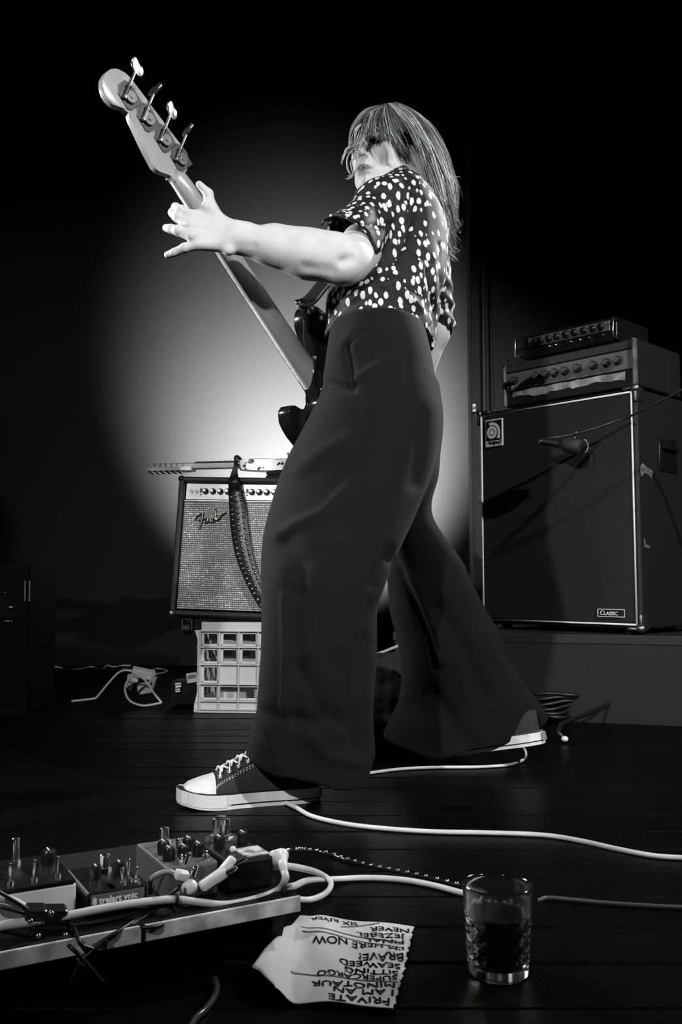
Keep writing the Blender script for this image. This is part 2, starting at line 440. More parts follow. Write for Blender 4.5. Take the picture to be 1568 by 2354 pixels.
bm = BM(); add_tube(bm, [(AW / 2 - 0.1, 0.11, AH + 0.002), (AW / 2 - 0.07, 0.11, AH + 0.012), (AW / 2 + 0.07, 0.11, AH + 0.012), (AW / 2 + 0.1, 0.11, AH + 0.002)], 0.011, 8, 6, flat=0.4, up=(0, 0, 1)); bobj('carry_handle', bm, black_rubber, amp, smooth=True)

# ---- plastic crate
cl = G(456, 1637); cr = thing('milk_crate', 'grey plastic milk crate with square openings under the combo amplifier', 'crate', cl, (0, 0, -math.radians(6)))
crate_m = mat('grey_crate_plastic', 0.5, 0.45, noise=(9, 0.42, 0.4), bump=(60, 0.06)); CW, CH, CDp = 0.345, 0.31, 0.25
def crate_panel(name, Wd, solid):
    bm = BM(); cols = 5; cwid = (Wd - 0.012) / cols; rows = [0.045, 0.108, 0.18, 0.245, 0.305]
    for r in range(4):
        for c in range(cols):
            x0 = 0.006 + c * cwid; x1 = x0 + cwid; z0, z1 = rows[r], rows[r + 1] - 0.006
            if (c, r) in solid: add_box(bm, (x1 - x0, 0.004, z1 - z0 + 0.006), ((x0 + x1) / 2, 0.004, (z0 + z1) / 2)); continue
            mgn = 0.011
            if (c, r) in wide: mgn = 0.0
            for s in (0, 1):
                if mgn: add_box(bm, (mgn, 0.005, z1 - z0 + 0.006), ((x0 + mgn / 2) if s == 0 else (x1 - mgn / 2), 0.004, (z0 + z1) / 2), bevel=0.0012, seg=1)
            for s in (0, 1): add_box(bm, (x1 - x0, 0.005, 0.009), ((x0 + x1) / 2, 0.004, (z0 + 0.004) if s == 0 else (z1 - 0.004)), bevel=0.0012, seg=1)
    for c in range(cols + 1): add_box(bm, (0.003, 0.012, 0.30), (0.006 + c * cwid, -0.001, 0.155))
    for z in rows: add_box(bm, (Wd, 0.014, 0.0035), (Wd / 2, -0.001, z - 0.003))
    add_box(bm, (Wd, 0.006, 0.042), (Wd / 2, 0.004, 0.021)); add_box(bm, (Wd, 0.012, 0.004), (Wd / 2, -0.001, 0.002)); add_box(bm, (Wd, 0.012, 0.004), (Wd / 2, -0.001, 0.012))
    bmesh.ops.scale(bm, vec=(1, 1, 0.905), verts=bm.verts)
    return bm
wide = {(1, 0), (2, 0), (3, 0)}
solid = {(1, 1), (2, 1), (3, 1)}
bm = crate_panel('f', CW, solid); bobj('front_panel', bm, crate_m, cr)
bm = crate_panel('b', CW, solid); bmesh.ops.transform(bm, matrix=Matrix.Translation((CW, CDp, 0)) @ Matrix.Rotation(pi, 4, 'Z'), verts=bm.verts); bobj('back_panel', bm, crate_m, cr)
bm = crate_panel('l', CDp, solid); bmesh.ops.transform(bm, matrix=Matrix.Translation((0, CDp, 0)) @ Matrix.Rotation(-pi / 2, 4, 'Z'), verts=bm.verts); bobj('side_panel', bm, crate_m, cr)
bm = crate_panel('r', CDp, solid); bmesh.ops.transform(bm, matrix=Matrix.Translation((CW, 0, 0)) @ Matrix.Rotation(pi / 2, 4, 'Z'), verts=bm.verts); bobj('side_panel', bm, crate_m, cr)
bm = BM(); add_box(bm, (CW - 0.01, CDp - 0.01, 0.005), (CW / 2, CDp / 2, 0.008)); bobj('base', bm, crate_m, cr)
bm = BM()
for (sx, sy, cx_, cy_) in ((CW - 0.01, 0.006, CW / 2 + 0.003, 0.006), (CW - 0.01, 0.006, CW / 2, CDp - 0.006), (0.006, CDp - 0.02, 0.008, CDp / 2), (0.006, CDp - 0.02, CW - 0.008, CDp / 2)):
    add_box(bm, (sx, sy, 0.03), (cx_, cy_, 0.2885), bevel=0.001)
bobj('rim', bm, crate_m, cr)
for (x, s) in ((0, -1), (CW, 1)):
    bm = BM(); add_prism(bm, [(0, 0.276), (s * 0.016, 0.276), (0, 0.225)], -0.003, 0.003, Matrix.Translation((x, 0.004, 0)) @ Matrix.Rotation(pi / 2, 4, 'X')); bobj('corner_gusset', bm, crate_m, cr)
    bm = BM(); add_prism(bm, [(0, 0.09), (s * 0.016, 0.02), (s * 0.016, 0.0), (0, 0.0)], -0.003, 0.003, Matrix.Translation((x, 0.004, 0)) @ Matrix.Rotation(pi / 2, 4, 'X')); bobj('corner_gusset', bm, crate_m, cr)

# ---- worn white electric guitar lying on the amplifier
gy = 3.36
gb = P(545, 1080, gy)
gt = thing('electric_guitar', 'worn white electric guitar lying flat on top of the combo amplifier', 'guitar', gb, (0, math.radians(0.6), math.radians(-14)))
relic = mat('worn_white_paint', 0.82, 0.35, noise=(26, 0.01, 0.03))
for e in relic.node_tree.nodes:
    if e.type == 'VALTORGB': e.color_ramp.elements[0].position = 0.40; e.color_ramp.elements[1].position = 0.42
maple = mat('guitar_maple', 0.42, 0.3, noise=(8, 0.3, 0.3), coat=0.3)
# body outline (x along the guitar to the right, y away)
ol = [(0.0, 0.03), (0.03, 0.012), (0.09, 0.03), (0.15, 0.035), (0.2, 0.01), (0.28, -0.005), (0.35, 0.03), (0.385, 0.11), (0.385, 0.2), (0.35, 0.29), (0.27, 0.325), (0.2, 0.3), (0.15, 0.275), (0.09, 0.27), (0.04, 0.275), (0.06, 0.24), (0.11, 0.22), (0.12, 0.18), (0.12, 0.13), (0.1, 0.105), (0.05, 0.08)]
ol = [(p.x, p.y) for p in catmull([(x, y, 0) for x, y in ol], 4, True)]
bm = BM(); add_prism(bm, ol, 0.0, 0.042, bevel=0.006); gbd = bobj('body', bm, relic, gt, auto=40)
bm = BM(); add_prism(bm, [(x * 0.86 + 0.04, y * 0.86 + 0.02) for x, y in ol], 0.042, 0.045); bobj('pickguard', bm, mat('pickguard_black', 0.015, 0.3), gbd)
bm = BM(); add_box(bm, (0.36, 0.046, 0.022), (-0.06, 0.155, 0.036), bevel=0.006); bobj('neck', bm, maple, gt, auto=40)
bm = BM(); add_box(bm, (0.39, 0.045, 0.006), (-0.03, 0.155, 0.05), bevel=0.001); fbd = bobj('fretboard', bm, mat('rosewood', 0.03, 0.4), gt)
for i in range(1, 18):
    xx = -0.24 + 0.56 * (1 - 2 ** (-i / 12)); bm = BM(); add_box(bm, (0.002, 0.045, 0.0015), (xx, 0.155, 0.0537)); bobj('fret', bm, chrome, fbd)
hs = [(-0.24, 0.13), (-0.26, 0.125), (-0.28, 0.12), (-0.4, 0.125), (-0.43, 0.14), (-0.435, 0.165), (-0.42, 0.185), (-0.39, 0.19), (-0.3, 0.195), (-0.27, 0.195), (-0.24, 0.18)]
bm = BM(); add_prism(bm, hs, 0.018, 0.033, bevel=0.002); hd = bobj('headstock', bm, maple, gt)
for i in range(6):
    x = -0.28 - i * 0.024
    bm = BM(); add_cyl(bm, (x, 0.14, 0.033), (x, 0.14, 0.05), 0.0035, seg=10); bobj('tuning_post', bm, chrome, hd)
    bm = BM(); add_box(bm, (0.014, 0.02, 0.011), (x, 0.13, 0.011), bevel=0.003); add_cyl(bm, (x, 0.12, 0.012), (x, 0.108, 0.012), 0.0025, seg=8); add_ball(bm, (x, 0.1, 0.012), 0.009, (0.9, 0.8, 0.5), 10); bobj('tuner', bm, chrome, hd)
bm = BM()
for i in range(6): add_cyl(bm, (-0.28 - i * 0.024, 0.14, 0.047), (0.3, 0.14 + i * 0.006, 0.058), 0.0006, seg=5)
bobj('strings', bm, chrome, gt)
bm = BM(); add_cyl(bm, (0.17, 0.1, 0.045), (0.165, 0.1, 0.07), 0.002, seg=8); add_ball(bm, (0.165, 0.1, 0.071), 0.0035, seg=8); bobj('toggle_switch', bm, black_plastic, gbd)
bm = BM(); add_cyl(bm, (0.0, 0.03, 0.02), (-0.012, 0.03, 0.02), 0.006, seg=12); bobj('strap_button', bm, chrome, gbd)
# folded black cloth under the guitar body
cf = thing('folded_cloth', 'folded black cloth between the white guitar and the amplifier top', 'cloth', world_of(gt) @ Vector((0.23, 0.15, -0.036)), (0, 0, math.radians(-14)))
for i_, (w_, z_) in enumerate(((0.26, 0.009), (0.255, 0.026))):
    bm = BM(); add_box(bm, (w_, 0.24, 0.017), (0.0, 0, z_), bevel=0.006, seg=3); bobj('fold', bm, mat('black_cloth', 0.004, 0.9), cf, auto=60)
# studded strap hanging over the front of the amplifier
AM = world_of(amp)
def al(x, z, y=-0.014): return AM @ Vector((x, y, z))
hb = world_of(gt) @ Vector((-0.008, 0.03, 0.022))
cen = [hb + Vector((0.01, 0.03, 0.022)), hb + Vector((-0.005, -0.01, 0.03)), hb + Vector((-0.004, -0.03, 0.0)), al(0.205, AH - 0.005, -0.02), al(0.213, AH - 0.06), al(0.225, 0.40), al(0.237, 0.32), al(0.255, 0.24), al(0.28, 0.17), al(0.315, 0.10), al(0.35, 0.05), al(0.4, 0.01)]
wid = [0.006, 0.007, 0.009, 0.017, 0.025, 0.031, 0.032, 0.031, 0.028, 0.026, 0.026, 0.026]
cs_ = catmull(cen, 8); ws = np.interp(np.linspace(0, 11, len(cs_)), range(12), wid)
st = thing('guitar_strap', 'black leather guitar strap with rows of metal studs hanging down the amplifier front', 'strap', hb)
V = []; Fc = []; fr = AM.to_3x3(); nrm = -(fr @ Vector((0, 1, 0)))
lat = []
for i, c in enumerate(cs_):
    tn = (cs_[min(i + 1, len(cs_) - 1)] - cs_[max(i - 1, 0)]).normalized()
    l = tn.cross(nrm).normalized(); lat.append(l)
    for (sx, sy) in ((-1, 0), (-.9, .003), (.9, .003), (1, 0), (.9, -.002), (-.9, -.002)): V.append(c + l * (sx * ws[i]) + nrm * sy)
for i in range(len(cs_) - 1):
    for k in range(6): Fc.append((i * 6 + k, i * 6 + (k + 1) % 6, i * 6 + 6 + (k + 1) % 6, i * 6 + 6 + k))
mobj('leather_band', V, Fc, mat('black_leather', 0.012, 0.35, bump=(120, 0.3)), st, True, True)
bm = BM(); acc = 0
for i in range(32, len(cs_) - 1):
    acc += (cs_[i] - cs_[i - 1]).length
    if acc > 0.016:
        acc = 0
        for q in (-.62, 0, .62): add_ball(bm, cs_[i] + lat[i] * (ws[i] * q) + nrm * 0.004 + (cs_[i] - cs_[i - 1]) * (0.5 * q), 0.0058, seg=8)
so = bobj('studs', bm, chrome, st, True, True); so['kind'] = 'stuff'

# ================================================================== bass stack on the right
TL, TR = P(1100, 962, 3.34), P(1446, 896, 2.90)
BL, BR = P(1112, 1424, 3.34), P(1464, 1436, 2.90)
zb = (BL.z + BR.z) / 2; zt = (TL.z + TR.z) / 2
ex = Vector((BR.x - BL.x, BR.y - BL.y, 0)); BW = ex.length; yaw = math.atan2(ex.y, ex.x); BH = zt - zb; BD = 0.40
cab = thing('bass_cabinet', 'large black bass speaker cabinet with white piping on the right', 'speaker cabinet', (BL.x, BL.y, zb), (0, 0, yaw))
bm = BM(); e = 0.014
add_box(bm, (BW + 2 * e, BD, BH + 2 * e), (BW / 2, BD / 2 + 0.008, BH / 2), bevel=0.008); bobj('shell', bm, black_tolex, cab)
cloth = mat('black_grille_cloth', 0.011, 0.8, noise=(6, 0.009, 0.4), bump=(420, 0.3))
bm = BM(); add_box(bm, (BW - 0.01, 0.012, BH - 0.01), (BW / 2, 0.006, BH / 2), bevel=0.003); gc = bobj('grille_cloth', bm, cloth, cab)
for nm, p0, p1 in (('l', (0, 0, 0), (0, 0, BH)), ('r', (BW, 0, 0), (BW, 0, BH)), ('t', (0, 0, BH), (BW, 0, BH)), ('b', (0, 0, 0), (BW, 0, 0))):
    bm = BM(); add_cyl(bm, p0, p1, 0.0042 if nm == 'l' else 0.0032, seg=8); bobj('piping', bm, mat('white_piping', 0.75, 0.5, noise=(60, 0.55, 0.3)), cab, smooth=True)
for x in (0, BW):
    for z in (0, BH):
        sx, sz = (-1 if x == 0 else 1), (-1 if z == 0 else 1)
        bm = BM(); add_box(bm, (0.012, 0.05, 0.05), (x + sx * (e + 0.0), 0.022, z - sz * 0.008), bevel=0.005); add_box(bm, (0.05, 0.05, 0.012), (x - sx * 0.008, 0.022, z + sz * e), bevel=0.005); add_ball(bm, (x + sx * 0.012, 0.006, z + sz * 0.012), 0.015, seg=12)
        bobj('corner_protector', bm, dull_metal, cab, auto=40)
        if z == 0:
            bm = BM(); add_cyl(bm, (x - sx * 0.06, 0.06, -e), (x - sx * 0.06, 0.06, -0.032), 0.022, 0.018, 16); bobj('foot', bm, black_rubber, cab)
            bm = BM(); add_cyl(bm, (x - sx * 0.06, BD - 0.06, -e), (x - sx * 0.06, BD - 0.06, -0.032), 0.022, 0.018, 16); bobj('foot', bm, black_rubber, cab)
# badge with the ringed letter
white_plate = mat('badge_white', 0.75, 0.4); badge_black = mat('badge_black', 0.012, 0.4)
bx, bz, bw, bh = 0.022, BH - 0.118, 0.078, 0.1
bm = BM(); add_box(bm, (bw, 0.004, bh), (bx + bw / 2, -0.003, bz + bh / 2), bevel=0.001); bg = bobj('badge', bm, white_plate, cab)
def ringpoly(bm, c, r0, r1, y, a0=0, a1=2 * pi, n=36):
    full = abs(a1 - a0 - 2 * pi) < 1e-6; pr = []
    for i in range(n + (0 if full else 1)):
        a = a0 + (a1 - a0) * i / n
        pr.append((bm.verts.new((c[0] + r0 * math.cos(a), y, c[1] + r0 * math.sin(a))), bm.verts.new((c[0] + r1 * math.cos(a), y, c[1] + r1 * math.sin(a)))))
    m_ = len(pr)
    for i in range(m_ if full else m_ - 1):
        A, B = pr[i], pr[(i + 1) % m_]; bm.faces.new((A[0], A[1], B[1], B[0]))
bm = BM(); add_box(bm, (bw - 0.01, 0.001, 0.073), (bx + bw / 2, -0.0056, bz + bh - 0.0415)); bobj('badge_field', bm, badge_black, bg)
cc = (bx + bw / 2 - 0.008, bz + bh - 0.048)
bm = BM(); ringpoly(bm, cc, 0.010, 0.0, -0.0068, n=24); ringpoly(bm, cc, 0.013, 0.023, -0.0068)
# outer arch and tail of the letter
ringpoly(bm, cc, 0.0262, 0.037, -0.0068, 0, pi * 0.62)
f = [(cc[0] + 0.0262, cc[1]), (cc[0] + 0.037, cc[1]), (cc[0] + 0.037, cc[1] - 0.024), (cc[0] + 0.0200, cc[1] - 0.024), (cc[0] + 0.0262, cc[1] - 0.012)]
bm.faces.new([bm.verts.new((x, -0.0068, z)) for x, z in f])
bobj('ringed_letter', bm, white_plate, bg)
me = text_mesh('Ampeg', 0.022, 0.0003, 0.0004, 0.35, 'CENTER'); me.transform(Matrix.Translation((bx + bw / 2, -0.0058, bz + 0.008)) @ Matrix.Rotation(pi / 2, 4, 'X')); link('badge_script', me, badge_black, bg)
# lower name plate
qx, qz, qw, qh = BW - 0.135, 0.022, 0.098, 0.026
bm = BM(); add_box(bm, (qw, 0.004, qh), (qx + qw / 2, -0.003, qz + qh / 2), bevel=0.001); pl = bobj('name_plate', bm, badge_black, cab)
bm = BM()
for (sx, sz, cx_, cz_) in ((qw, 0.0022, qw / 2, 0.0011), (qw, 0.0022, qw / 2, qh - 0.0011), (0.0022, qh, 0.0011, qh / 2), (0.0022, qh, qw - 0.0011, qh / 2)): add_box(bm, (sx, 0.001, sz), (qx + cx_, -0.0056, qz + cz_))
bobj('plate_border', bm, white_plate, pl)
me = text_mesh('C', 0.021, 0.0003, 0.0003); me.transform(Matrix.Translation((qx + 0.009, -0.0058, qz + 0.0062)) @ Matrix.Rotation(pi / 2, 4, 'X')); link('plate_initial', me, white_plate, pl)
me = text_mesh('LASSIC', 0.0165, 0.0003, 0.0003); me.transform(Matrix.Translation((qx + 0.023, -0.0058, qz + 0.0062)) @ Matrix.Rotation(pi / 2, 4, 'X')); link('plate_letters', me, white_plate, pl)
# tape scraps, side handle
tape = mat('pale_tape', 0.22, 0.6, noise=(50, 0.1, 0.2))
bm = BM(); add_prism(bm, [(0.02, 0.50), (0.035, 0.515), (0.06, 0.505), (0.10, 0.495), (0.09, 0.47), (0.07, 0.483), (0.045, 0.485), (0.025, 0.472)], 0, 0.0015, Matrix.Translation((BW + e, 0.0, 0)) @ Matrix(((0, 0, 1, 0), (1, 0, 0, 0), (0, 1, 0, 0), (0, 0, 0, 1)))); bobj('tape_scrap', bm, tape, cab)
bm = BM(); add_prism(bm, [(0.03, 0.27), (0.038, 0.272), (0.045, 0.255), (0.07, 0.25), (0.07, 0.243), (0.035, 0.245)], 0, 0.001, Matrix.Translation((BW + e, 0.0, 0)) @ Matrix(((0, 0, 1, 0), (1, 0, 0, 0), (0, 1, 0, 0), (0, 0, 0, 1)))); bobj('tape_scrap', bm, mat('dim_tape', 0.09, 0.6), cab)
for z, n_ in ((0.42, 3), (0.22, 5)):
    bm = BM()
    for i in range(n_): add_prism(bm, [(random.uniform(-.004, 0), 0), (0.008, 0.006), (0.004, 0.02), (-0.003, 0.013)], 0, 0.002, Matrix.Translation((-0.012 - 0.002 * (i % 2), -0.001, z + i * 0.014)) @ Matrix.Rotation(pi / 2, 4, 'X'))
    bobj('torn_covering', bm, tape, cab)
bm = BM(); add_box(bm, (0.01, 0.12, 0.11), (BW + e + 0.002, 0.2, 0.555), bevel=0.004); add_tube(bm, [(BW + e + 0.01, 0.15, 0.58), (BW + e + 0.02, 0.17, 0.575), (BW + e + 0.02, 0.23, 0.575), (BW + e + 0.01, 0.25, 0.58)], 0.006, 8); bobj('side_handle', bm, black_plastic, cab, auto=40)

# ---- riser under it
rz = zb - 0.032
CM = world_of(cab)
rs = thing('stage_riser', 'low black stage riser under the bass cabinet', 'riser', (CM @ Vector((BW / 2, 0.35, -zb))), (0, 0, yaw * 0.35))
bm = BM(); add_box(bm, (1.9, 0.9, 0.03), (0.25, -0.03, rz - 0.015), bevel=0.003); bobj('deck', bm, mat('riser_black', 0.006, 0.6, bump=(40, 0.2)), rs)
bm = BM(); add_box(bm, (1.88, 0.02, rz - 0.03), (0.25, -0.48, (rz - 0.03) / 2)); bobj('front_skirt', bm, mat('riser_skirt', 0.007, 0.8, noise=(5, 0.005, 0.4)), rs)
for sx in (-0.68, 1.18):
    bm = BM(); add_box(bm, (0.02, 0.86, rz - 0.03), (sx, -0.03, (rz - 0.03) / 2)); bobj('side_skirt', bm, mat('riser_skirt', 0.03), rs)

# ---- bass amp head and small head
hdT = thing('bass_amp_head', 'wide bass amplifier head with grey panel and torn white tape, on the cabinet', 'amplifier head', CM @ Vector((0.10, 0.0, BH + 0.0215)), (0, 0, yaw))
HW, HH, HD = 0.52, 0.155, 0.3
bm = BM(); add_box(bm, (HW, HD, HH), (HW / 2, HD / 2 + 0.012, HH / 2), bevel=0.005); bobj('case', bm, black_tolex, hdT)
for x in (0.004, HW - 0.004): bm = BM(); add_box(bm, (0.009, 0.02, HH - 0.002), (x, 0.008, HH / 2), bevel=0.002); bobj('edge_trim', bm, mat('worn_edge', 0.25, 0.5, 0.4, noise=(30, 0.08, 0.2)), hdT)
panel2 = mat('grey_panel', 0.16, 0.45, noise=(90, 0.1, 0.3))
bm = BM(); add_box(bm, (HW - 0.02, 0.006, 0.062), (HW / 2, 0.009, 0.088), bevel=0.001); hp = bobj('front_panel', bm, panel2, hdT)
bm = BM(); add_box(bm, (HW - 0.02, 0.006, 0.026), (HW / 2, 0.01, 0.137), bevel=0.001); bobj('vent_strip', bm, mat('dark_strip', 0.05, 0.5, noise=(60, 0.03, 0.3)), hdT)
knob2 = None
for x in (0.05, 0.145, 0.185, 0.222, 0.262, 0.312, 0.372, 0.42, 0.462):
    if knob2 is None:
        bm = BM(); add_lathe(bm, [(0, 0.022), (0.011, 0.022), (0.0125, 0.018), (0.0135, 0), (0, 0)], 18, Matrix.Rotation(pi / 2, 4, 'X')); knob2 = bobj('knob', bm, mat('black_knob', 0.01), hp, smooth=True)
        bm = BM(); add_cyl(bm, (0, -0.0215, 0), (0, -0.023, 0), 0.0095, seg=16); kcap = bobj('knob_cap', bm, mat('grey_cap', 0.2, 0.35, 0.6), hp); a1, a2 = knob2, kcap
    else:
        a1, a2 = knob2.copy(), kcap.copy(); COL.objects.link(a1); COL.objects.link(a2); a1.parent = hp; a2.parent = hp
    a1.location = a2.location = (x, 0.006, 0.09)
for x in (0.08, 0.1, 0.12): 
    bm = BM(); add_cyl(bm, (x, 0.006, 0.068), (x, -0.004, 0.068), 0.005, seg=10); bobj('push_button', bm, black_plastic, hp)
for x in (0.02, 0.035): bm = BM(); add_ball(bm, (x, 0.004, 0.068), 0.006, seg=10); bobj('jack_nut', bm, chrome, hp, smooth=True)
r = random.Random(5); top = []; bot = []
for i in range(26):
    x = 0.035 + i * 0.0178; top.append((x, 0.052 + r.uniform(-.002, .002))); bot.append((x, 0.028 + r.uniform(-.004, .004) + 0.004 * math.sin(i * .7)))
bm = BM(); add_prism(bm, top + bot[::-1], 0, 0.0015, Matrix.Translation((0, 0.0115, 0)) @ Matrix.Rotation(pi / 2, 4, 'X')); bobj('torn_tape', bm, mat('torn_white_tape', 0.4, 0.6, noise=(30, 0.16, 0.12)), hdT)
for x in (HW - 0.015, HW - 0.045): bm = BM(); add_ball(bm, (x, 0.012, 0.05 if x > HW - 0.02 else 0.02), 0.005, seg=8); bobj('screw', bm, chrome, hdT)
s2 = thing('compact_amp_head', 'small black amplifier head with front handles on top of the bass head', 'amplifier head', world_of(hdT) @ Vector((0.075, 0.02, HH + 0.006)), (0, 0, yaw + 0.02))
SW, SH, SD = 0.37, 0.082, 0.22
bm = BM(); add_box(bm, (SW, SD, SH), (SW / 2, SD / 2, SH / 2 + 0.004), bevel=0.004); bobj('case', bm, black_plastic, s2)
bm = BM(); add_box(bm, (SW - 0.05, 0.004, 0.034), (SW / 2, -0.002, 0.058), bevel=0.001); sp_ = bobj('control_strip', bm, mat('brushed_strip', 0.3, 0.35, 0.7, noise=(50, 0.12, 0.2)), s2)
for i, x in enumerate((0.06, 0.082, 0.115, 0.147, 0.182, 0.217, 0.252, 0.287, 0.318)):
    bm = BM(); add_lathe(bm, [(0, 0.016), (0.010, 0.016), (0.012, 0.0), (0, 0)], 16, Matrix.Translation((x, -0.003, 0.058)) @ Matrix.Rotation(pi / 2, 4, 'X')); bobj('knob', bm, mat('black_knob', 0.01), sp_, smooth=True)
for i, x in enumerate((0.115, 0.14, 0.2, 0.235, 0.27, 0.32)):
    bm = BM(); add_cyl(bm, (x, 0, 0.03), (x, -0.008, 0.03), 0.004, seg=8); add_ball(bm, (x, -0.009, 0.03), 0.0042, seg=8); bobj('push_switch', bm, chrome, sp_, smooth=True)
for x in (-0.012, SW + 0.002):
    bm = BM(); add_tube(bm, [(x + 0.012, 0.0, 0.012), (x, -0.028, 0.012), (x, -0.03, 0.016), (x, -0.03, 0.07), (x, -0.028, 0.074), (x + 0.012, 0.0, 0.074)], 0.0035, 8, 3, smooth=False); bobj('handle', bm, chrome, s2, smooth=True)
bm = BM()
for x in (0.03, SW - 0.03):
    for y_ in (0.03, SD - 0.03): add_cyl(bm, (x, y_, -0.006), (x, y_, 0.005), 0.01, seg=10)
bobj('feet', bm, black_rubber, s2)
bm = BM(); add_tube(bm, [world_of(s2) @ Vector((0.0, 0.01, 0.05)), world_of(s2) @ Vector((-0.05, -0.005, 0.02)), world_of(hdT) @ Vector((0.012, -0.02, 0.12)), world_of(hdT) @ Vector((0.008, -0.012, 0.07))], 0.0035, 8)
tag(bobj('patch_cable', bm, black_rubber, smooth=True), 'short black cable from the compact head down to the bass head', 'cable')

# ---- microphone hanging on its cable in front of the cabinet
mt = thing('microphone', 'black microphone hanging by its cable in front of the cabinet grille', 'microphone', P(1300, 1026, 2.93))
mp0, mp1 = P(1246, 1014, 2.97), P(1292, 1022, 2.95)
bm = BM(); add_cyl(bm, mp0, mp1, 0.011, 0.014, 16); bobj('connector_body', bm, black_plastic, mt, True)
bm = BM(); add_ball(bm, mp0, 0.011, seg=10); bobj('plug_end', bm, dull_metal, mt, True, True)
bm = BM(); h0, h1 = P(1290, 1020, 2.95), P(1338, 1028, 2.91); ax = (h1 - h0).normalized(); add_lathe(bm, [(0, 0), (0.016, 0.0), (0.024, 0.012), (0.026, 0.03), (0.026, 0.055), (0.022, 0.066), (0.012, 0.07), (0, 0.07)], 20, Matrix.Translation(h0) @ frame_of(ax).to_4x4()); bobj('head', bm, mat('mic_black', 0.015, 0.5, bump=(600, 0.5)), mt, True, True)
bm = BM(); add_tube(bm, [h0.lerp(h1, 0.85) + Vector((0.027 * math.cos(a), -0.01, 0.027 * math.sin(a))) for a in np.linspace(-.9, 1.0, 8)], 0.0016, 6); bobj('ring', bm, dull_metal, mt, True, True)
bm = BM(); add_tube(bm, [P(1322, 1012, 2.93), P(1322, 1003, 2.93), P(1325, 992, 2.92)], 0.004, 8); bobj('clip', bm, dull_metal, mt, True, True)
cab_pts = [P(1240, 1012, 2.98), P(1262, 1008, 2.955), P(1310, 1000, 2.93), P(1360, 987, 2.90), P(1405, 972, 2.88), P(1446, 958, 2.85), P(1500, 932, 2.72), P(1568, 896, 2.55), P(1640, 850, 2.4), P(1800, 780, 2.3), P(1980, 760, 2.3), Vector((1.62, 2.45, 0.5)), Vector((1.6, 2.5, 0.02))]
tag(tube_obj('microphone_cable', cab_pts, 0.0042, mat('dark_cable_sheen', 0.02, 0.3)), 'dark microphone cable drooping across the front of the bass cabinet', 'cable')
# ================================================================== the bass player
pb = P(760, 1700, 2.0); pb.z = 0.0
person = thing('person', 'bass player in spotted blouse and wide dark trousers striding with canvas sneakers', 'person', pb)
skin = mat('skin', 0.45, 0.6, noise=(35, 0.36, 0.3), bump=(140, 0.1), sss=0.1, spec=0.3)


# ---------------- head frame
HA, HPIT, HROL = math.radians(52), math.radians(2), math.radians(-8)
fwd = Vector((-math.cos(HA) * math.cos(HPIT), -math.sin(HA) * math.cos(HPIT), -math.sin(HPIT)))
lef = Vector((0, 0, 1)).cross(fwd).normalized(); upv = fwd.cross(lef)
Rr = Matrix.Rotation(HROL, 3, fwd); lef = Rr @ lef; upv = Rr @ upv
HC = P(888, 353, 2.2); HS = 0.9
HM3 = Matrix((fwd, lef, upv)).transposed()
HM = Matrix.Translation(HC) @ HM3.to_4x4()
hm3 = np.array(HM3)
def hp_(x, y, z): return np.array(HM @ Vector((x * HS, y * HS, z * HS)))
def hE(c, r, k=0.012, sub=False, M=None): return Ell(hp_(*c), [q * HS for q in r], k, hm3 if M is None else hm3 @ np.array(M), sub)
def hC(a, b, ra, rb, k=0.01, sub=False): return Cone(hp_(*a), hp_(*b), ra * HS, rb * HS, k, sub)
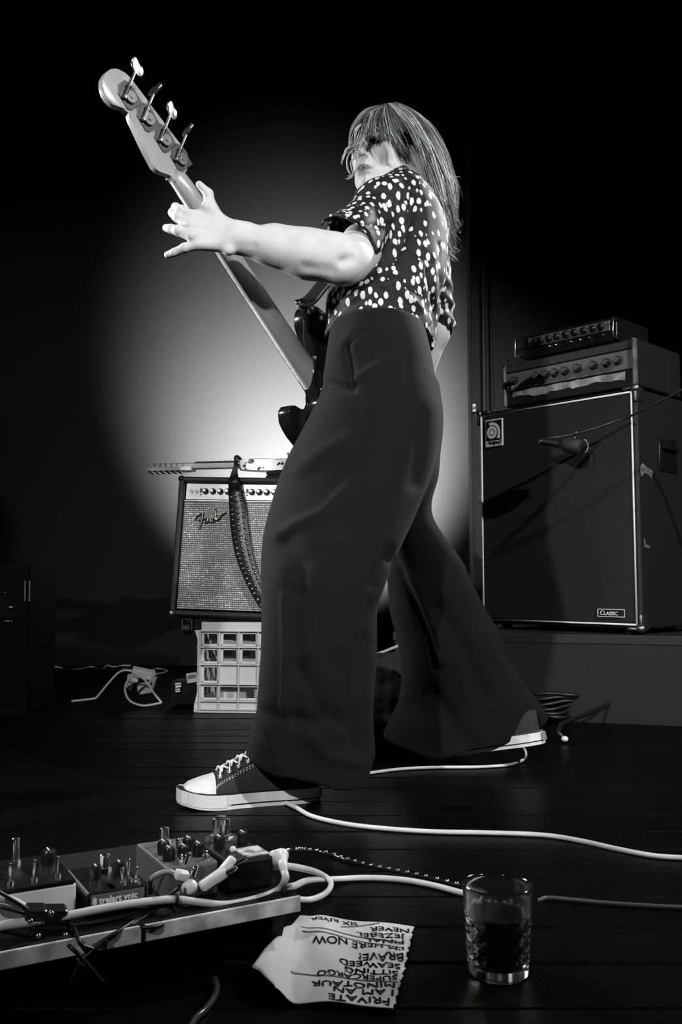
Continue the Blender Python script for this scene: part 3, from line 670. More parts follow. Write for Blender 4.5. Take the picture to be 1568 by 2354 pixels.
head = [
 hE((-0.012, 0, 0.03), (0.098, 0.076, 0.092), 0.0),
 hE((0.032, 0, -0.028), (0.062, 0.061, 0.085), 0.03),
 hE((0.05, 0, -0.07), (0.042, 0.044, 0.042), 0.025),
 hC((0.0, 0.05, -0.062), (0.055, 0.03, -0.098), 0.017, 0.013, 0.03), hC((0.0, -0.05, -0.062), (0.055, -0.03, -0.098), 0.017, 0.013, 0.03),
 hE((0.074, 0, -0.1), (0.021, 0.02, 0.018), 0.02),
 hE((0.062, 0.04, -0.028), (0.024, 0.02, 0.02), 0.025), hE((0.062, -0.04, -0.028), (0.024, 0.02, 0.02), 0.025),
 hC((0.079, -0.034, 0.02), (0.079, 0.034, 0.02), 0.013, 0.013, 0.016),
 hE((0.096, 0.033, 0.001), (0.014, 0.018, 0.012), 0.012, True), hE((0.096, -0.033, 0.001), (0.014, 0.018, 0.012), 0.012, True),
 hE((0.074, 0.032, 0.001), (0.0135, 0.0155, 0.012), 0.004), hE((0.074, -0.032, 0.001), (0.0135, 0.0155, 0.012), 0.004),
 hC((0.076, 0.018, 0.007), (0.078, 0.048, 0.005), 0.0055, 0.005, 0.006), hC((0.076, -0.018, 0.007), (0.078, -0.048, 0.005), 0.0055, 0.005, 0.006),
 hC((0.088, 0, 0.012), (0.116, 0, -0.035), 0.006, 0.0095, 0.012),
 hE((0.102, 0.0115, -0.038), (0.011, 0.0075, 0.0075), 0.007), hE((0.102, -0.0115, -0.038), (0.011, 0.0075, 0.0075), 0.007),
 hE((0.106, 0.008, -0.0465), (0.006, 0.0038, 0.0045), 0.003, True), hE((0.106, -0.008, -0.0465), (0.006, 0.0038, 0.0045), 0.003, True),
 hE((0.084, 0, -0.062), (0.018, 0.03, 0.022), 0.014),
 hC((0.096, -0.014, -0.0665), (0.096, 0.014, -0.0665), 0.0065, 0.0065, 0.008), hC((0.094, -0.012, -0.079), (0.094, 0.012, -0.079), 0.0075, 0.0075, 0.008),
 hC((0.089, 0.026, -0.0725), (0.106, 0.0, -0.0725), 0.0018, 0.0022, 0.004, True), hC((0.089, -0.026, -0.0725), (0.106, 0.0, -0.0725), 0.0018, 0.0022, 0.004, True),
 hE((0.096, 0, -0.091), (0.008, 0.018, 0.005), 0.008, True),
 hE((-0.005, 0.074, -0.006), (0.02, 0.009, 0.03), 0.006), hE((-0.005, -0.074, -0.006), (0.02, 0.009, 0.03), 0.006),
 hE((0.004, 0.083, -0.004), (0.01, 0.006, 0.016), 0.005, True), hE((0.004, -0.083, -0.004), (0.01, 0.006, 0.016), 0.005, True),
]
# ---------------- limbs
S_L, E_L, W_L = P(905, 480, 2.10), P(806, 594, 1.92), P(540, 545, 1.90)
S_R, E_R, W_R = P(965, 478, 2.34), P(1004, 768, 2.33), P(940, 960, 2.37)
NB = P(925, 432, 2.22); CH = P(925, 540, 2.19); WA = P(860, 715, 2.05); HIP = P(865, 900, 1.99)
HFL, HFR = HIP + Vector((-0.02, -0.05, -0.05)), HIP + Vector((0.03, 0.06, -0.05))
KF, AF = P(735, 1330, 1.86), G(731, 1836).lerp(G(406, 1856), 0.24) + Vector((0, 0, 0.095)); KB, AB = P(965, 1330, 2.16), P(1190, 1668, 2.26)
body = head + [
 Cone(hp_(-0.028, 0, -0.05), NB, 0.05, 0.056, 0.03), Cone(NB, S_L, 0.05, 0.05, 0.04), Cone(NB, S_R, 0.05, 0.05, 0.04),
 Cone(NB, CH, 0.07, 0.105, 0.05), Cone(CH, WA, 0.11, 0.09, 0.05), Cone(WA, HIP, 0.09, 0.11, 0.05),
 Cone(HFL, KF, 0.085, 0.055, 0.03), Cone(KF, AF, 0.052, 0.03, 0.03), Cone(HFR, KB, 0.06, 0.045, 0.03), Cone(KB, AB, 0.045, 0.03, 0.03),
 Cone(S_R, E_R, 0.042, 0.030, 0.03), Cone(E_R, W_R, 0.030, 0.024, 0.02), Cone(W_R, P(900, 1010, 2.39), 0.022, 0.028, 0.02),
]
body += [Cone(P(900, 1010, 2.39), P(900 - 14 * i, 1040 + 6 * i, 2.40), 0.009, 0.007, 0.006) for i in range(4)]
# left arm
M1 = P(832, 562, 1.99)
body += [Cone(S_L, M1, 0.046, 0.043, 0.03), Cone(M1, E_L, 0.043, 0.042, 0.02), Cone(P(832, 578, 1.955), P(790, 610, 1.90), 0.038, 0.034, 0.03),
 Cone(P(795, 602, 1.91), P(705, 586, 1.89), 0.040, 0.042, 0.03), Cone(P(705, 588, 1.89), P(620, 566, 1.885), 0.043, 0.036, 0.03), Cone(P(620, 566, 1.885), P(545, 548, 1.88), 0.036, 0.029, 0.025),
 Cone(P(760, 575, 1.9), P(640, 552, 1.895), 0.036, 0.028, 0.03), Cone(P(778, 618, 1.90), P(650, 590, 1.89), 0.026, 0.016, 0.03),
 Cone(P(566, 536, 1.875), P(530, 528, 1.872), 0.021, 0.02, 0.02), Cone(P(566, 558, 1.878), P(522, 556, 1.872), 0.021, 0.021, 0.02),
 Ell(np.array(P(525, 577, 1.862)), (0.012, 0.011, 0.010), 0.012),
 # creases at the elbow
 Cone(P(768, 552, 1.845), P(800, 540, 1.87), 0.006, 0.004, 0.012, True), Cone(P(788, 600, 1.862), P(806, 594, 1.860), 0.004, 0.003, 0.02, True), Cone(P(700, 618, 1.852), P(762, 626, 1.86), 0.004, 0.004, 0.02, True),
 Cone(P(545, 569, 1.846), P(580, 566, 1.846), 0.003, 0.002, 0.014, True)]
# hand: back of the palm, four fingers, thumb
mc = {'i': P(445, 501, 1.868), 'm': P(438, 520, 1.858), 'r': P(442, 543, 1.853), 'p': P(457, 562, 1.856)}
for kx, st_ in zip('imrp', [(524, 528), (522, 538), (522, 550), (526, 562)]):
    body.append(Cone(P(st_[0], st_[1], 1.872), mc[kx], 0.018, 0.0125, 0.007))
body += [Cone(P(500, 535, 1.878), P(450, 520, 1.878), 0.022, 0.018, 0.015)]
fing = {'i': [(445, 501, 1.868), (417, 484, 1.872), (404, 476, 1.89), (408, 486, 1.912)],
        'm': [(438, 520, 1.858), (410, 500, 1.872), (397, 489, 1.89), (402, 500, 1.912)],
        'r': [(442, 543, 1.853), (410, 530, 1.862), (393, 526, 1.872), (382, 524, 1.886)],
        'p': [(457, 562, 1.856), (425, 570, 1.858), (402, 580, 1.866), (385, 586, 1.876)]}
frad = {'i': (.0118, .0105, .0095, .008), 'm': (.0122, .0108, .0098, .0082), 'r': (.0122, .0108, .0098, .0084), 'p': (.0112, .0098, .0088, .0076)}
for kx in 'imrp':
    q = fing[kx]; rr = frad[kx]
    for a, b_, ra, rb in zip(q, q[1:], rr, rr[1:]): body.append(Cone(P(*a), P(*b_), ra, rb, 0.0035))
    body.append(Ell(np.array(P(*q[1])), (rr[1] * 1.06,) * 3, 0.004))
th = [(510, 515, 1.875), (484, 482, 1.868), (479, 446, 1.862), (458, 424, 1.858)]
for a, b_, ra, rb, kk in zip(th, th[1:], (0.018, 0.0125, 0.0105), (0.0125, 0.0108, 0.0078), (0.014, 0.008, 0.005)): body.append(Cone(P(*a), P(*b_), ra, rb, kk))
body.append(Ell(np.array(P(473, 472, 1.855)), (0.008,) * 3, 0.008))
body.append(Cone(P(484, 482, 1.868), P(448, 505, 1.872), 0.010, 0.012, 0.02))
fn = prims_fn(body)
bv = sdf_mesh(fn, (-0.42, 1.68, 0.03), (0.62, 2.56, 1.75), 0.003, 16, 1.3, True)
bo = sdf_obj('body', bv, skin, person, relax=1)
bo['label'] = 'left arm, hand and face with pale skin'
# lips, lids and brow get their own colour, stored smoothly on the points
me = bo.data; n = len(me.vertices); ce = np.empty(n * 3); me.vertices.foreach_get('co', ce); ce = ce.reshape(-1, 3) + np.array(pb)
loc = (ce - np.array(HC)) @ hm3 / HS
X, Y_, Z = loc.T
def soft(e): return np.clip((1.25 - e) / 0.5, 0, 1)
tint = np.ones(n); near = (np.linalg.norm(loc, axis=1) < 0.17)
lipm = soft((Y_ / 0.027) ** 2 + ((Z + 0.0725) / (0.0105 - 5 * Y_ ** 2)) ** 2) * (X > 0.08) * near; tint = tint * (1 - lipm * 0.72)
for s in (1, -1):
    dy, dz = (Y_ - s * 0.034) * s, Z - 0.003
    em = soft((dy / 0.023) ** 2 + ((dz - 0.10 * dy) / 0.0115) ** 2) * (X > 0.05) * near; tint = tint * (1 - em * 0.9)
    bm_ = soft((dy / 0.026) ** 2 + ((dz - 0.0225 + 6 * dy * dy) / 0.0045) ** 2) * (X > 0.05) * near; tint = tint * (1 - bm_ * 0.75)
sca = np.clip((Z - 0.045) / 0.02, 0, 1) * np.clip((0.078 - X) / 0.01, 0, 1) * near; tint = tint * (1 - sca * 0.85)
at = me.color_attributes.new('tint', 'FLOAT_COLOR', 'POINT'); at.data.foreach_set('color', np.stack([tint, tint, tint, np.ones(n)], 1).reshape(-1))
nt = skin.node_tree; bs = nt.nodes['Principled BSDF']; src = bs.inputs['Base Color'].links[0].from_socket
va = nt.nodes.new('ShaderNodeVertexColor'); va.layer_name = 'tint'; mx_ = nt.nodes.new('ShaderNodeMix'); mx_.data_type = 'RGBA'; mx_.blend_type = 'MULTIPLY'; mx_.inputs[0].default_value = 1.0
nt.links.new(src, mx_.inputs[6]); nt.links.new(va.outputs['Color'], mx_.inputs[7]); nt.links.new(mx_.outputs[2], bs.inputs['Base Color'])
for s in (1, -1):
    bm = BM(); add_ball(bm, Vector(hp_(0.0775, s * 0.033, 0.0)), 0.0115 * HS, seg=14); eo = bobj('eye', bm, mat('eye_white', 0.28, 0.15), person, True, True)
    bm = BM(); add_ball(bm, Vector(hp_(0.0868, s * 0.033 + 0.002, -0.002)), 0.0058 * HS, (0.5, 1, 1), 12, HM3); bobj('iris', bm, mat('iris_dark', 0.01, 0.1), eo, True, True)
er = Vector(hp_(-0.004, 0.082, -0.036))
bm = BM()
for i in range(6): add_ball(bm, er + Vector((random.uniform(-.006, .008), -0.003, -0.006 - 0.0065 * i)), 0.0028, (1, 1, 1.5), 8)
add_tube(bm, [er, er + Vector((0, 0, -0.02)), er + Vector((0.003, 0, -0.042))], 0.0012, 6); bobj('earring', bm, chrome, person, True, True)

# ---------------- hair
hairs = [mat('hair_dark', 0.045, 0.4), mat('hair_mid', 0.17, 0.36), mat('hair_light', 0.42, 0.34)]
hd_ = [hE((-0.02, 0, 0.036), (0.106, 0.086, 0.102), 0.0), hE((0.078, 0, -0.02), (0.07, 0.075, 0.075), 0.01, True), hE((0.04, 0.085, -0.045), (0.05, 0.05, 0.06), 0.01, True), hE((0.04, -0.085, -0.045), (0.05, 0.05, 0.06), 0.01, True),
 Cone(P(950, 340, 2.24), P(995, 430, 2.23), 0.05, 0.035, 0.03), Cone(P(1000, 430, 2.25), P(1022, 520, 2.22), 0.036, 0.018, 0.02), Cone(P(965, 345, 2.29), P(1008, 450, 2.30), 0.04, 0.025, 0.02)]
hv = sdf_mesh(prims_fn(hd_), (-0.05, 1.95, 1.15), (0.42, 2.5, 1.75), 0.004, 16, 1.4)
ho = sdf_obj('hair', hv, mat('hair_under', 0.035, 0.6), person, relax=1)
CR = [  # guides: lists of (px, py, depth); strands are spread between neighbours
 [(872, 248, 2.15), (846, 262, 2.11), (826, 300, 2.09), (818, 340, 2.09), (822, 372, 2.09)],
 [(872, 246, 2.18), (838, 258, 2.14), (812, 290, 2.12), (806, 335, 2.11), (815, 360, 2.11)],
 [(880, 244, 2.15), (852, 262, 2.10), (842, 295, 2.08), (838, 320, 2.08)],
 [(888, 243, 2.14), (868, 258, 2.10), (858, 280, 2.085), (857, 305, 2.085), (866, 318, 2.085)],
]
SIDE = [
 [(884, 243, 2.13), (880, 262, 2.10), (888, 300, 2.085), (902, 330, 2.085), (908, 352, 2.09)],
 [(890, 241, 2.13), (898, 268, 2.09), (915, 305, 2.08), (933, 345, 2.085), (948, 362, 2.09)],
 [(896, 240, 2.14), (920, 264, 2.09), (948, 302, 2.09), (972, 350, 2.10), (994, 425, 2.12), (1012, 505, 2.13)],
 [(902, 239, 2.16), (935, 268, 2.11), (962, 315, 2.10), (985, 370, 2.11), (1008, 450, 2.13), (1028, 545, 2.15)],
 [(908, 239, 2.19), (952, 268, 2.14), (985, 320, 2.13), (1010, 385, 2.14), (1030, 460, 2.16), (1038, 570, 2.18)],
 [(914, 239, 2.23), (965, 270, 2.19), (1003, 325, 2.18), (1028, 395, 2.19), (1042, 470, 2.20), (1040, 530, 2.21)],
 [(918, 240, 2.28), (972, 275, 2.27), (1012, 335, 2.26), (1034, 405, 2.25), (1044, 460, 2.25), (1038, 510, 2.25)],
 [(915, 243, 2.32), (965, 285, 2.34), (1005, 345, 2.34), (1025, 415, 2.33), (1035, 480, 2.31)],
]
LOW = [
 [(958, 325, 2.12), (978, 380, 2.12), (995, 440, 2.125), (1014, 520, 2.14), (1032, 590, 2.155)],
 [(960, 330, 2.13), (985, 390, 2.13), (1005, 450, 2.135), (1025, 530, 2.15), (1040, 580, 2.17)],
 [(980, 320, 2.16), (1005, 390, 2.16), (1025, 460, 2.17), (1040, 520, 2.18), (1046, 540, 2.19)],
 [(995, 330, 2.2), (1022, 400, 2.2), (1038, 470, 2.2), (1046, 520, 2.2), (1044, 500, 2.2)],
]
def strands(bm, guides, count, jit, rad, wild=0.0, short=(0.8, 1.0)):
    for _ in range(count):
        i = random.randrange(len(guides) - 1); f = random.random()
        A, B = guides[i], guides[i + 1]; m_ = 6
        ga = catmull([P(*q) for q in A], 6); gb_ = catmull([P(*q) for q in B], 6)
        L = random.uniform(*short); pts = []
        off = Vector((random.gauss(0, jit), random.gauss(0, jit), random.gauss(0, jit * 0.6))); wv_ = random.uniform(0, 6.28); wa = random.uniform(0.2, 1) * wild
        for k in range(9):
            t = k / 8 * L
            a = ga[min(int(t * (len(ga) - 1)), len(ga) - 1)]; b_ = gb_[min(int(t * (len(gb_) - 1)), len(gb_) - 1)]
            q = a.lerp(b_, f) + off * (0.35 + 0.9 * t) + Vector((math.sin(wv_ + 5 * t), math.cos(wv_ * 1.7 + 4 * t), 0.4 * math.sin(wv_ * 2 + 5 * t))) * (wa * t)
            pts.append(q)
        nf = len(bm.faces); add_tube(bm, pts, [rad * 0.7, rad, rad * 0.9, rad * 0.6, rad * 0.15], 4, 2); SHADE.append((nf, random.choice((0, 0, 0, 0, 1, 1, 1, 2))))
SHADE = []
bm = BM()
strands(bm, SIDE[2:], 560, 0.0055, 0.0012, 0.014, (0.5, 1.04)); strands(bm, SIDE[:2], 80, 0.004, 0.0011, 0.008, (0.6, 1.0)); strands(bm, [SIDE[1], SIDE[2]], 60, 0.003, 0.0011, 0.006, (0.3, 0.5)); strands(bm, LOW, 300, 0.007, 0.0012, 0.013, (0.7, 1.08)); strands(bm, CR, 190, 0.004, 0.0012, 0.008, (0.6, 1.0)); strands(bm, [CR[3], SIDE[0], SIDE[1]], 110, 0.004, 0.0012, 0.006, (0.35, 0.95))
strands(bm, SIDE[3:7], 90, 0.004, 0.0022, 0.006); strands(bm, CR[:2], 26, 0.003, 0.002, 0.004)
# flicked tips on the right and strands curling in front of the face
for _ in range(95):
    y0 = random.choice([random.uniform(400, 420), random.uniform(455, 480), random.uniform(490, 530), random.uniform(560, 590)])
    x0 = 1018 + random.uniform(-6, 8); d = 2.2 + random.uniform(-.04, .04)
    SHADE.append((len(bm.faces), random.choice((1, 2, 2)))); add_tube(bm, [P(x0 - 14, y0 - 50, d), P(x0, y0 - 20, d), P(x0 + 12 + random.uniform(0, 6), y0 - 2, d), P(x0 + 24 + random.uniform(0, 10), y0 + random.uniform(2, 16), d)], [0.0012, 0.001, 0.0003], 4, 3)
for pts, rr in (([(828, 330), (812, 336), (798, 342), (789, 358), (786, 376)], .0024), ([(828, 336), (810, 344), (801, 362), (800, 385), (806, 402)], .0018), ([(824, 338), (818, 356), (822, 378), (816, 396), (804, 410), (796, 411)], .0022), ([(826, 332), (808, 338), (793, 352), (788, 368)], .0018), ([(820, 355), (808, 372), (812, 398), (800, 406)], .0016), ([(830, 300), (820, 330), (818, 352), (824, 372)], .002), ([(856, 290), (842, 305), (838, 322), (843, 336)], .0022), ([(858, 275), (862, 290), (870, 297), (876, 298)], .0014), ([(829, 285), (819, 300), (816, 320), (821, 326)], .0026)):
    rr *= 0.6
    for j in range(4): SHADE.append((len(bm.faces), (1, 2, 2, 1)[j])); add_tube(bm, [P(a + random.uniform(-3, 3), b_ + random.uniform(-3, 3), 2.085 + 0.004 * j) for a, b_ in [(pts[0][0] + 16, pts[0][1] - 40)] * (pts[0][1] > 320) + list(pts)], [rr * 0.8, rr, rr * 0.7, rr * 0.2], 5, 5)
bm.faces.ensure_lookup_table(); SHADE.append((len(bm.faces), 0)); q = 0
for i in range(len(SHADE) - 1):
    for k in range(SHADE[i][0], SHADE[i + 1][0]): bm.faces[k].material_index = SHADE[i][1]
bobj('strand', bm, hairs, ho, True, True)['kind'] = 'stuff'

# ---------------- blouse
blouse_m = bpy.data.materials.new('black_blouse_white_spots'); blouse_m.use_nodes = True
nt = blouse_m.node_tree; b = nt.nodes['Principled BSDF']; b.inputs['Roughness'].default_value = 0.72; b.inputs['Specular IOR Level'].default_value = 0.25
tc = nt.nodes.new('ShaderNodeTexCoord'); mp = nt.nodes.new('ShaderNodeMapping'); mp.inputs['Scale'].default_value = (1.3, 1.05, 0.75); mp.inputs['Rotation'].default_value = (0.2, 0.35, 0.1)
nz = nt.nodes.new('ShaderNodeTexNoise'); nz.inputs['Scale'].default_value = 90
mixv = nt.nodes.new('ShaderNodeMix'); mixv.data_type = 'VECTOR'; mixv.inputs['Factor'].default_value = 0.006
nt.links.new(tc.outputs['Object'], mp.inputs['Vector']); nt.links.new(tc.outputs['Object'], nz.inputs['Vector'])
nt.links.new(mp.outputs['Vector'], mixv.inputs[4]); nt.links.new(nz.outputs['Color'], mixv.inputs[5])
vo = nt.nodes.new('ShaderNodeTexVoronoi'); vo.inputs['Scale'].default_value = 50; vo.inputs['Randomness'].default_value = 0.75
nt.links.new(mixv.outputs[1], vo.inputs['Vector'])
rp = nt.nodes.new('ShaderNodeValToRGB'); rp.color_ramp.elements[0].position = 0.335; rp.color_ramp.elements[1].position = 0.385
rp.color_ramp.elements[0].color = (.5, .5, .5, 1); rp.color_ramp.elements[1].color = (.006, .006, .006, 1)
nt.links.new(vo.outputs['Distance'], rp.inputs['Fac']); nt.links.new(rp.outputs['Color'], b.inputs['Base Color'])

def slicer(rows):
    R = []
    for (py, xl, xr, D, hd) in rows:
        a, c = P(xl, py, D), P(xr, py, D); R.append((a.z, (a.x + c.x) / 2, D, (c.x - a.x) / 2, hd))
    R.sort(); R = np.array(R)
    # smooth resampling of the table
    zz = np.linspace(R[0, 0], R[-1, 0], 160); T = np.stack([np.interp(zz, R[:, 0], R[:, i]) for i in range(1, 5)], 1)
    ker = np.hanning(13); ker /= ker.sum()
    T = np.stack([np.convolve(np.pad(T[:, i], 6, mode='edge'), ker, 'valid') for i in range(4)], 1)
    def f(p, n=2.2):
        cx, cy, ax, by = [np.interp(p[:, 2], zz, T[:, i]) for i in range(4)]
        e = (np.abs((p[:, 0] - cx) / ax) ** n + np.abs((p[:, 1] - cy) / by) ** n) ** (1 / n) - 1
        d = e * np.minimum(ax, by)
        return np.maximum(d, np.maximum(p[:, 2] - zz[-1], zz[0] - p[:, 2]))
    return f
torso = slicer([(775, 745, 992, 2.04, .125), (745, 750, 985, 2.045, .125), (720, 748, 990, 2.05, .125), (690, 752, 1005, 2.065, .13), (650, 765, 1022, 2.09, .135), (600, 790, 1030, 2.12, .14), (550, 808, 1028, 2.15, .15), (500, 828, 1012, 2.17, .155), (465, 850, 990, 2.185, .15), (440, 872, 965, 2.2, .12), (422, 888, 950, 2.205, .08), (408, 895, 942, 2.21, .062)])
A0, B0 = np.array(P(918, 462, 2.13)), np.array(P(812, 550, 1.975)); axn = (B0 - A0) / np.linalg.norm(B0 - A0)
slv = Cone(A0, B0 + axn * 0.07, 0.062, 0.074, 0); slv_in = Cone(A0 + axn * 0.05, B0 + axn * 0.10, 0.05, 0.072, 0)
puff = Ell(P(880, 470, 2.07), (0.07, 0.08, 0.06), 0)
arm2 = Cone(P(968, 480, 2.33), P(1004, 738, 2.335), 0.068, 0.044, 0); cuff2 = Ell(P(1020, 752, 2.33), (0.026, 0.03, 0.022), 0)
tail = slicer([(700, 945, 1012, 2.09, .05), (740, 958, 1005, 2.08, .045), (770, 972, 1000, 2.075, .035), (803, 984, 996, 2.07, .02)])
neck_in = Cone(P(925, 440, 2.22), P(905, 380, 2.215), 0.052, 0.075, 0)
def blouse_fn(p):
    d = torso(p)
    d = smin(d, tail(p), 0.02)
    s = smin(slv.d(p), puff.d(p), 0.03)
    rel = (p - B0) @ axn; ang = p @ np.array([8.0, 5.0, -6.0])
    s = s + 0.004 * np.sin(ang * 9) * np.clip(1 - np.abs(rel) / 0.12, 0, 1)
    s = np.maximum(s, rel - 0.046 - 0.006 * np.sin(ang * 6)); s = smax(s, -slv_in.d(p), 0.004)
    d = smin(d, s, 0.018)
    a2 = arm2.d(p) + 0.005 * np.sin(p[:, 2] * 130 + p[:, 0] * 60) * np.clip((1.3 - p[:, 2]) / 0.2, 0, 1)
    d = smin(d, a2, 0.02); d = smin(d, cuff2.d(p) + 0.004 * np.sin(p[:, 0] * 500), 0.008)
    d = smax(d, -neck_in.d(p), 0.006)
    d = d + 0.0045 * noise3(p * np.array([5, 5, 3.0]), 3, 3)
    return d
bl = sdf_mesh(blouse_fn, (-0.15, 1.72, 0.94), (0.36, 2.48, 1.42), 0.0042, 16, 2.2)
blo = sdf_obj('blouse', bl, blouse_m, person, relax=1)
crease(blo, [([(950, 450), (945, 500), (925, 555), (905, 600)], 7, -0.011), ([(905, 640), (950, 690), (985, 740)], 10, 0.006), ([(860, 660), (920, 690), (965, 720)], 9, -0.005), ([(800, 690), (860, 660), (900, 650)], 12, 0.006), ([(985, 620), (1000, 720), (995, 790)], 6, -0.006), ([(1010, 560), (1015, 700)], 5, -0.005), ([(770, 720), (830, 690)], 8, -0.004), ([(790, 505), (850, 520), (900, 515)], 7, -0.005), ([(930, 560), (990, 600)], 10, -0.004), ([(850, 440), (905, 440), (940, 470)], 6, -0.003)])

# ---------------- trousers
tr_m = mat('charcoal_trousers', 0.005, 0.9, noise=(5, 0.004, 0.4), bump=(500, 0.12), sheen=0.02, spec=0.15)
fl_ = slicer([(716, 766, 962, 2.03, .115), (760, 757, 975, 2.02, .125), (800, 752, 985, 2.01, .13), (860, 748, 996, 2.0, .135), (900, 742, 1003, 1.99, .14), (950, 718, 1014, 1.98, .145), (1000, 692, 1012, 1.97, .145), (1050, 662, 1003, 1.95, .14), (1100, 640, 990, 1.94, .14), (1150, 622, 972, 1.92, .135), (1200, 606, 952, 1.9, .13), (1250, 597, 930, 1.88, .125), (1300, 595, 905, 1.86, .12), (1350, 596, 885, 1.84, .11), (1400, 597, 864, 1.83, .10), (1500, 597, 861, 1.815, .095), (1600, 592, 851, 1.81, .09), (1650, 590, 849, 1.815, .085), (1700, 576, 855, 1.825, .08), (1760, 560, 860, 1.83, .075), (1860, 545, 864, 1.83, .075)])
bk_ = slicer([(900, 850, 1006, 2.02, .10), (950, 820, 1016, 2.03, .11), (1000, 810, 1016, 2.04, .115), (1040, 810, 1011, 2.05, .12), (1100, 830, 1006, 2.07, .12), (1150, 850, 988, 2.09, .115), (1185, 862, 987, 2.11, .115), (1210, 868, 1000, 2.12, .115), (1240, 875, 1022, 2.135, .115), (1290, 884, 1062, 2.155, .115), (1340, 890, 1083, 2.175, .12), (1400, 893, 1116, 2.2, .125), (1460, 912, 1149, 2.22, .13), (1510, 922, 1160, 2.235, .13), (1570, 925, 1196, 2.25, .12), (1620, 915, 1237, 2.265, .115), (1660, 893, 1258, 2.27, .11), (1700, 875, 1266, 2.28, .11), (1790, 868, 1268, 2.28, .11)])
def hemline(pts, D):
    q = np.array([[P(a, b_, D).x, P(a, b_, D).z] for a, b_ in pts]); return lambda x: np.interp(x, q[:, 0], q[:, 1])
hemF = hemline([(540, 1745), (555, 1751), (599, 1774), (635, 1790), (690, 1800), (728, 1806), (770, 1816), (820, 1818), (850, 1795), (866, 1750)], 1.755)
hemB = hemline([(850, 1690), (861, 1695), (930, 1725), (993, 1746), (1041, 1734), (1100, 1722), (1178, 1702), (1245, 1673), (1270, 1660)], 2.19)
ZW = P(880, 712, 1.925).z
def tr_fn(p):
    f1 = fl_(p, 2.3); f1 = np.maximum(f1, hemF(p[:, 0]) + 0.03 * (p[:, 1] - 1.755) - p[:, 2])
    f2 = bk_(p, 2.2); f2 = np.maximum(f2, hemB(p[:, 0]) + 0.02 * (p[:, 1] - 2.16) - p[:, 2])
    d = smin(f1, f2, 0.03); d = smax(d, p[:, 2] - (ZW + 0.25 * (1.95 - p[:, 1]) * 0 - 1.2 * (p[:, 0] - 0.08) ** 2), 0.008)
    low = np.clip((1.0 - p[:, 2]) / 0.6, 0, 1)
    return d + (0.003 + 0.004 * low) * noise3(p * np.array([4, 4, 1.6]), 21, 2)
tv = sdf_mesh(tr_fn, (-0.24, 1.6, 0.0), (0.56, 2.5, 1.10), 0.005, 16, 2.4)
tro = sdf_obj('trousers', tv, tr_m, person, relax=2)
crease(tro, [([(652, 1370), (656, 1500), (652, 1640)], 9, 0.006), ([(676, 1370), (680, 1500), (680, 1660)], 20, -0.007), ([(800, 800), (822, 770), (838, 765)], 6, -0.006), ([(800, 800), (806, 850), (812, 880)], 8, -0.008), ([(765, 872), (800, 880), (850, 852), (900, 820)], 9, 0.006), ([(755, 884), (810, 894)], 9, -0.009), ([(760, 860), (775, 820), (805, 785)], 24, 0.009),
 ([(690, 1080), (740, 1040), (800, 1010)], 18, 0.006), ([(640, 1230), (680, 1205), (740, 1180), (800, 1120)], 13, 0.007), ([(655, 1250), (690, 1290), (680, 1350)], 26, -0.010), ([(860, 1340), (895, 1270)], 18, -0.006), ([(905, 1290), (950, 1370), (985, 1460), (1005, 1530)], 11, -0.010), ([(940, 1330), (975, 1420), (1010, 1520)], 14, 0.006), ([(1010, 1400), (1070, 1500), (1110, 1600)], 22, -0.008), ([(1120, 1455), (1135, 1500), (1160, 1540)], 9, 0.005), ([(965, 960), (968, 1040), (955, 1110)], 20, -0.006), ([(610, 1640), (660, 1652), (720, 1660)], 16, -0.006), ([(590, 1650), (620, 1690), (640, 1760)], 12, 0.005), ([(690, 1540), (740, 1640), (780, 1660)], 22, -0.008), ([(720, 1700), (760, 1740), (820, 1750)], 18, 0.006), ([(1000, 1600), (1060, 1690), (1080, 1720)], 20, -0.007), ([(830, 1480), (800, 1600), (820, 1720)], 22, -0.006), ([(770, 1250), (760, 1350), (780, 1480)], 30, 0.006), ([(870, 950), (860, 1100)], 40, 0.005)])

# ---------------- canvas sneakers
canvas = mat('black_canvas', 0.012, 0.8, bump=(700, 0.3)); rubber = mat('white_rubber', 0.66, 0.45, noise=(28, 0.46, 0.2)); lace_m = mat('white_lace', 0.75, 0.7, bump=(900, 0.3)); pin_m = mat('black_pinstripe', 0.01, 0.4)
bumper_m = bpy.data.materials.new('diamond_rubber'); bumper_m.use_nodes = True; nt = bumper_m.node_tree; b = nt.nodes['Principled BSDF']; b.inputs['Roughness'].default_value = 0.5
tc = nt.nodes.new('ShaderNodeTexCoord'); mp = nt.nodes.new('ShaderNodeMapping'); mp.inputs['Rotation'].default_value = (0, math.radians(45), 0); mp.inputs['Scale'].default_value = (1, 1, 1)
ck = nt.nodes.new('ShaderNodeTexChecker'); ck.inputs['Scale'].default_value = 420; ck.inputs['Color1'].default_value = (.62, .62, .62, 1); ck.inputs['Color2'].default_value = (.46, .46, .46, 1)
nt.links.new(tc.outputs['Object'], mp.inputs[0]); nt.links.new(mp.outputs[0], ck.inputs[0]); nt.links.new(ck.outputs['Color'], b.inputs['Base Color'])
SX = [0, .006, .02, .05, .1, .15, .2, .23, .25, .265, .275, .28]; SWd = [.004, .017, .027, .033, .032, .036, .045, .044, .038, .028, .016, .003]
def half(x): return float(np.interp(x, SX, SWd))
def spring(x): return 0.010 * max(0, (x - 0.2) / 0.08) ** 2
def topz(x): return float(np.interp(x, [0, .05, .1, .125, .15, .2, .215, .24, .262, .274, .282], [.078, .086, .1, .103, .092, .066, .059, .053, .046, .036, .022]))
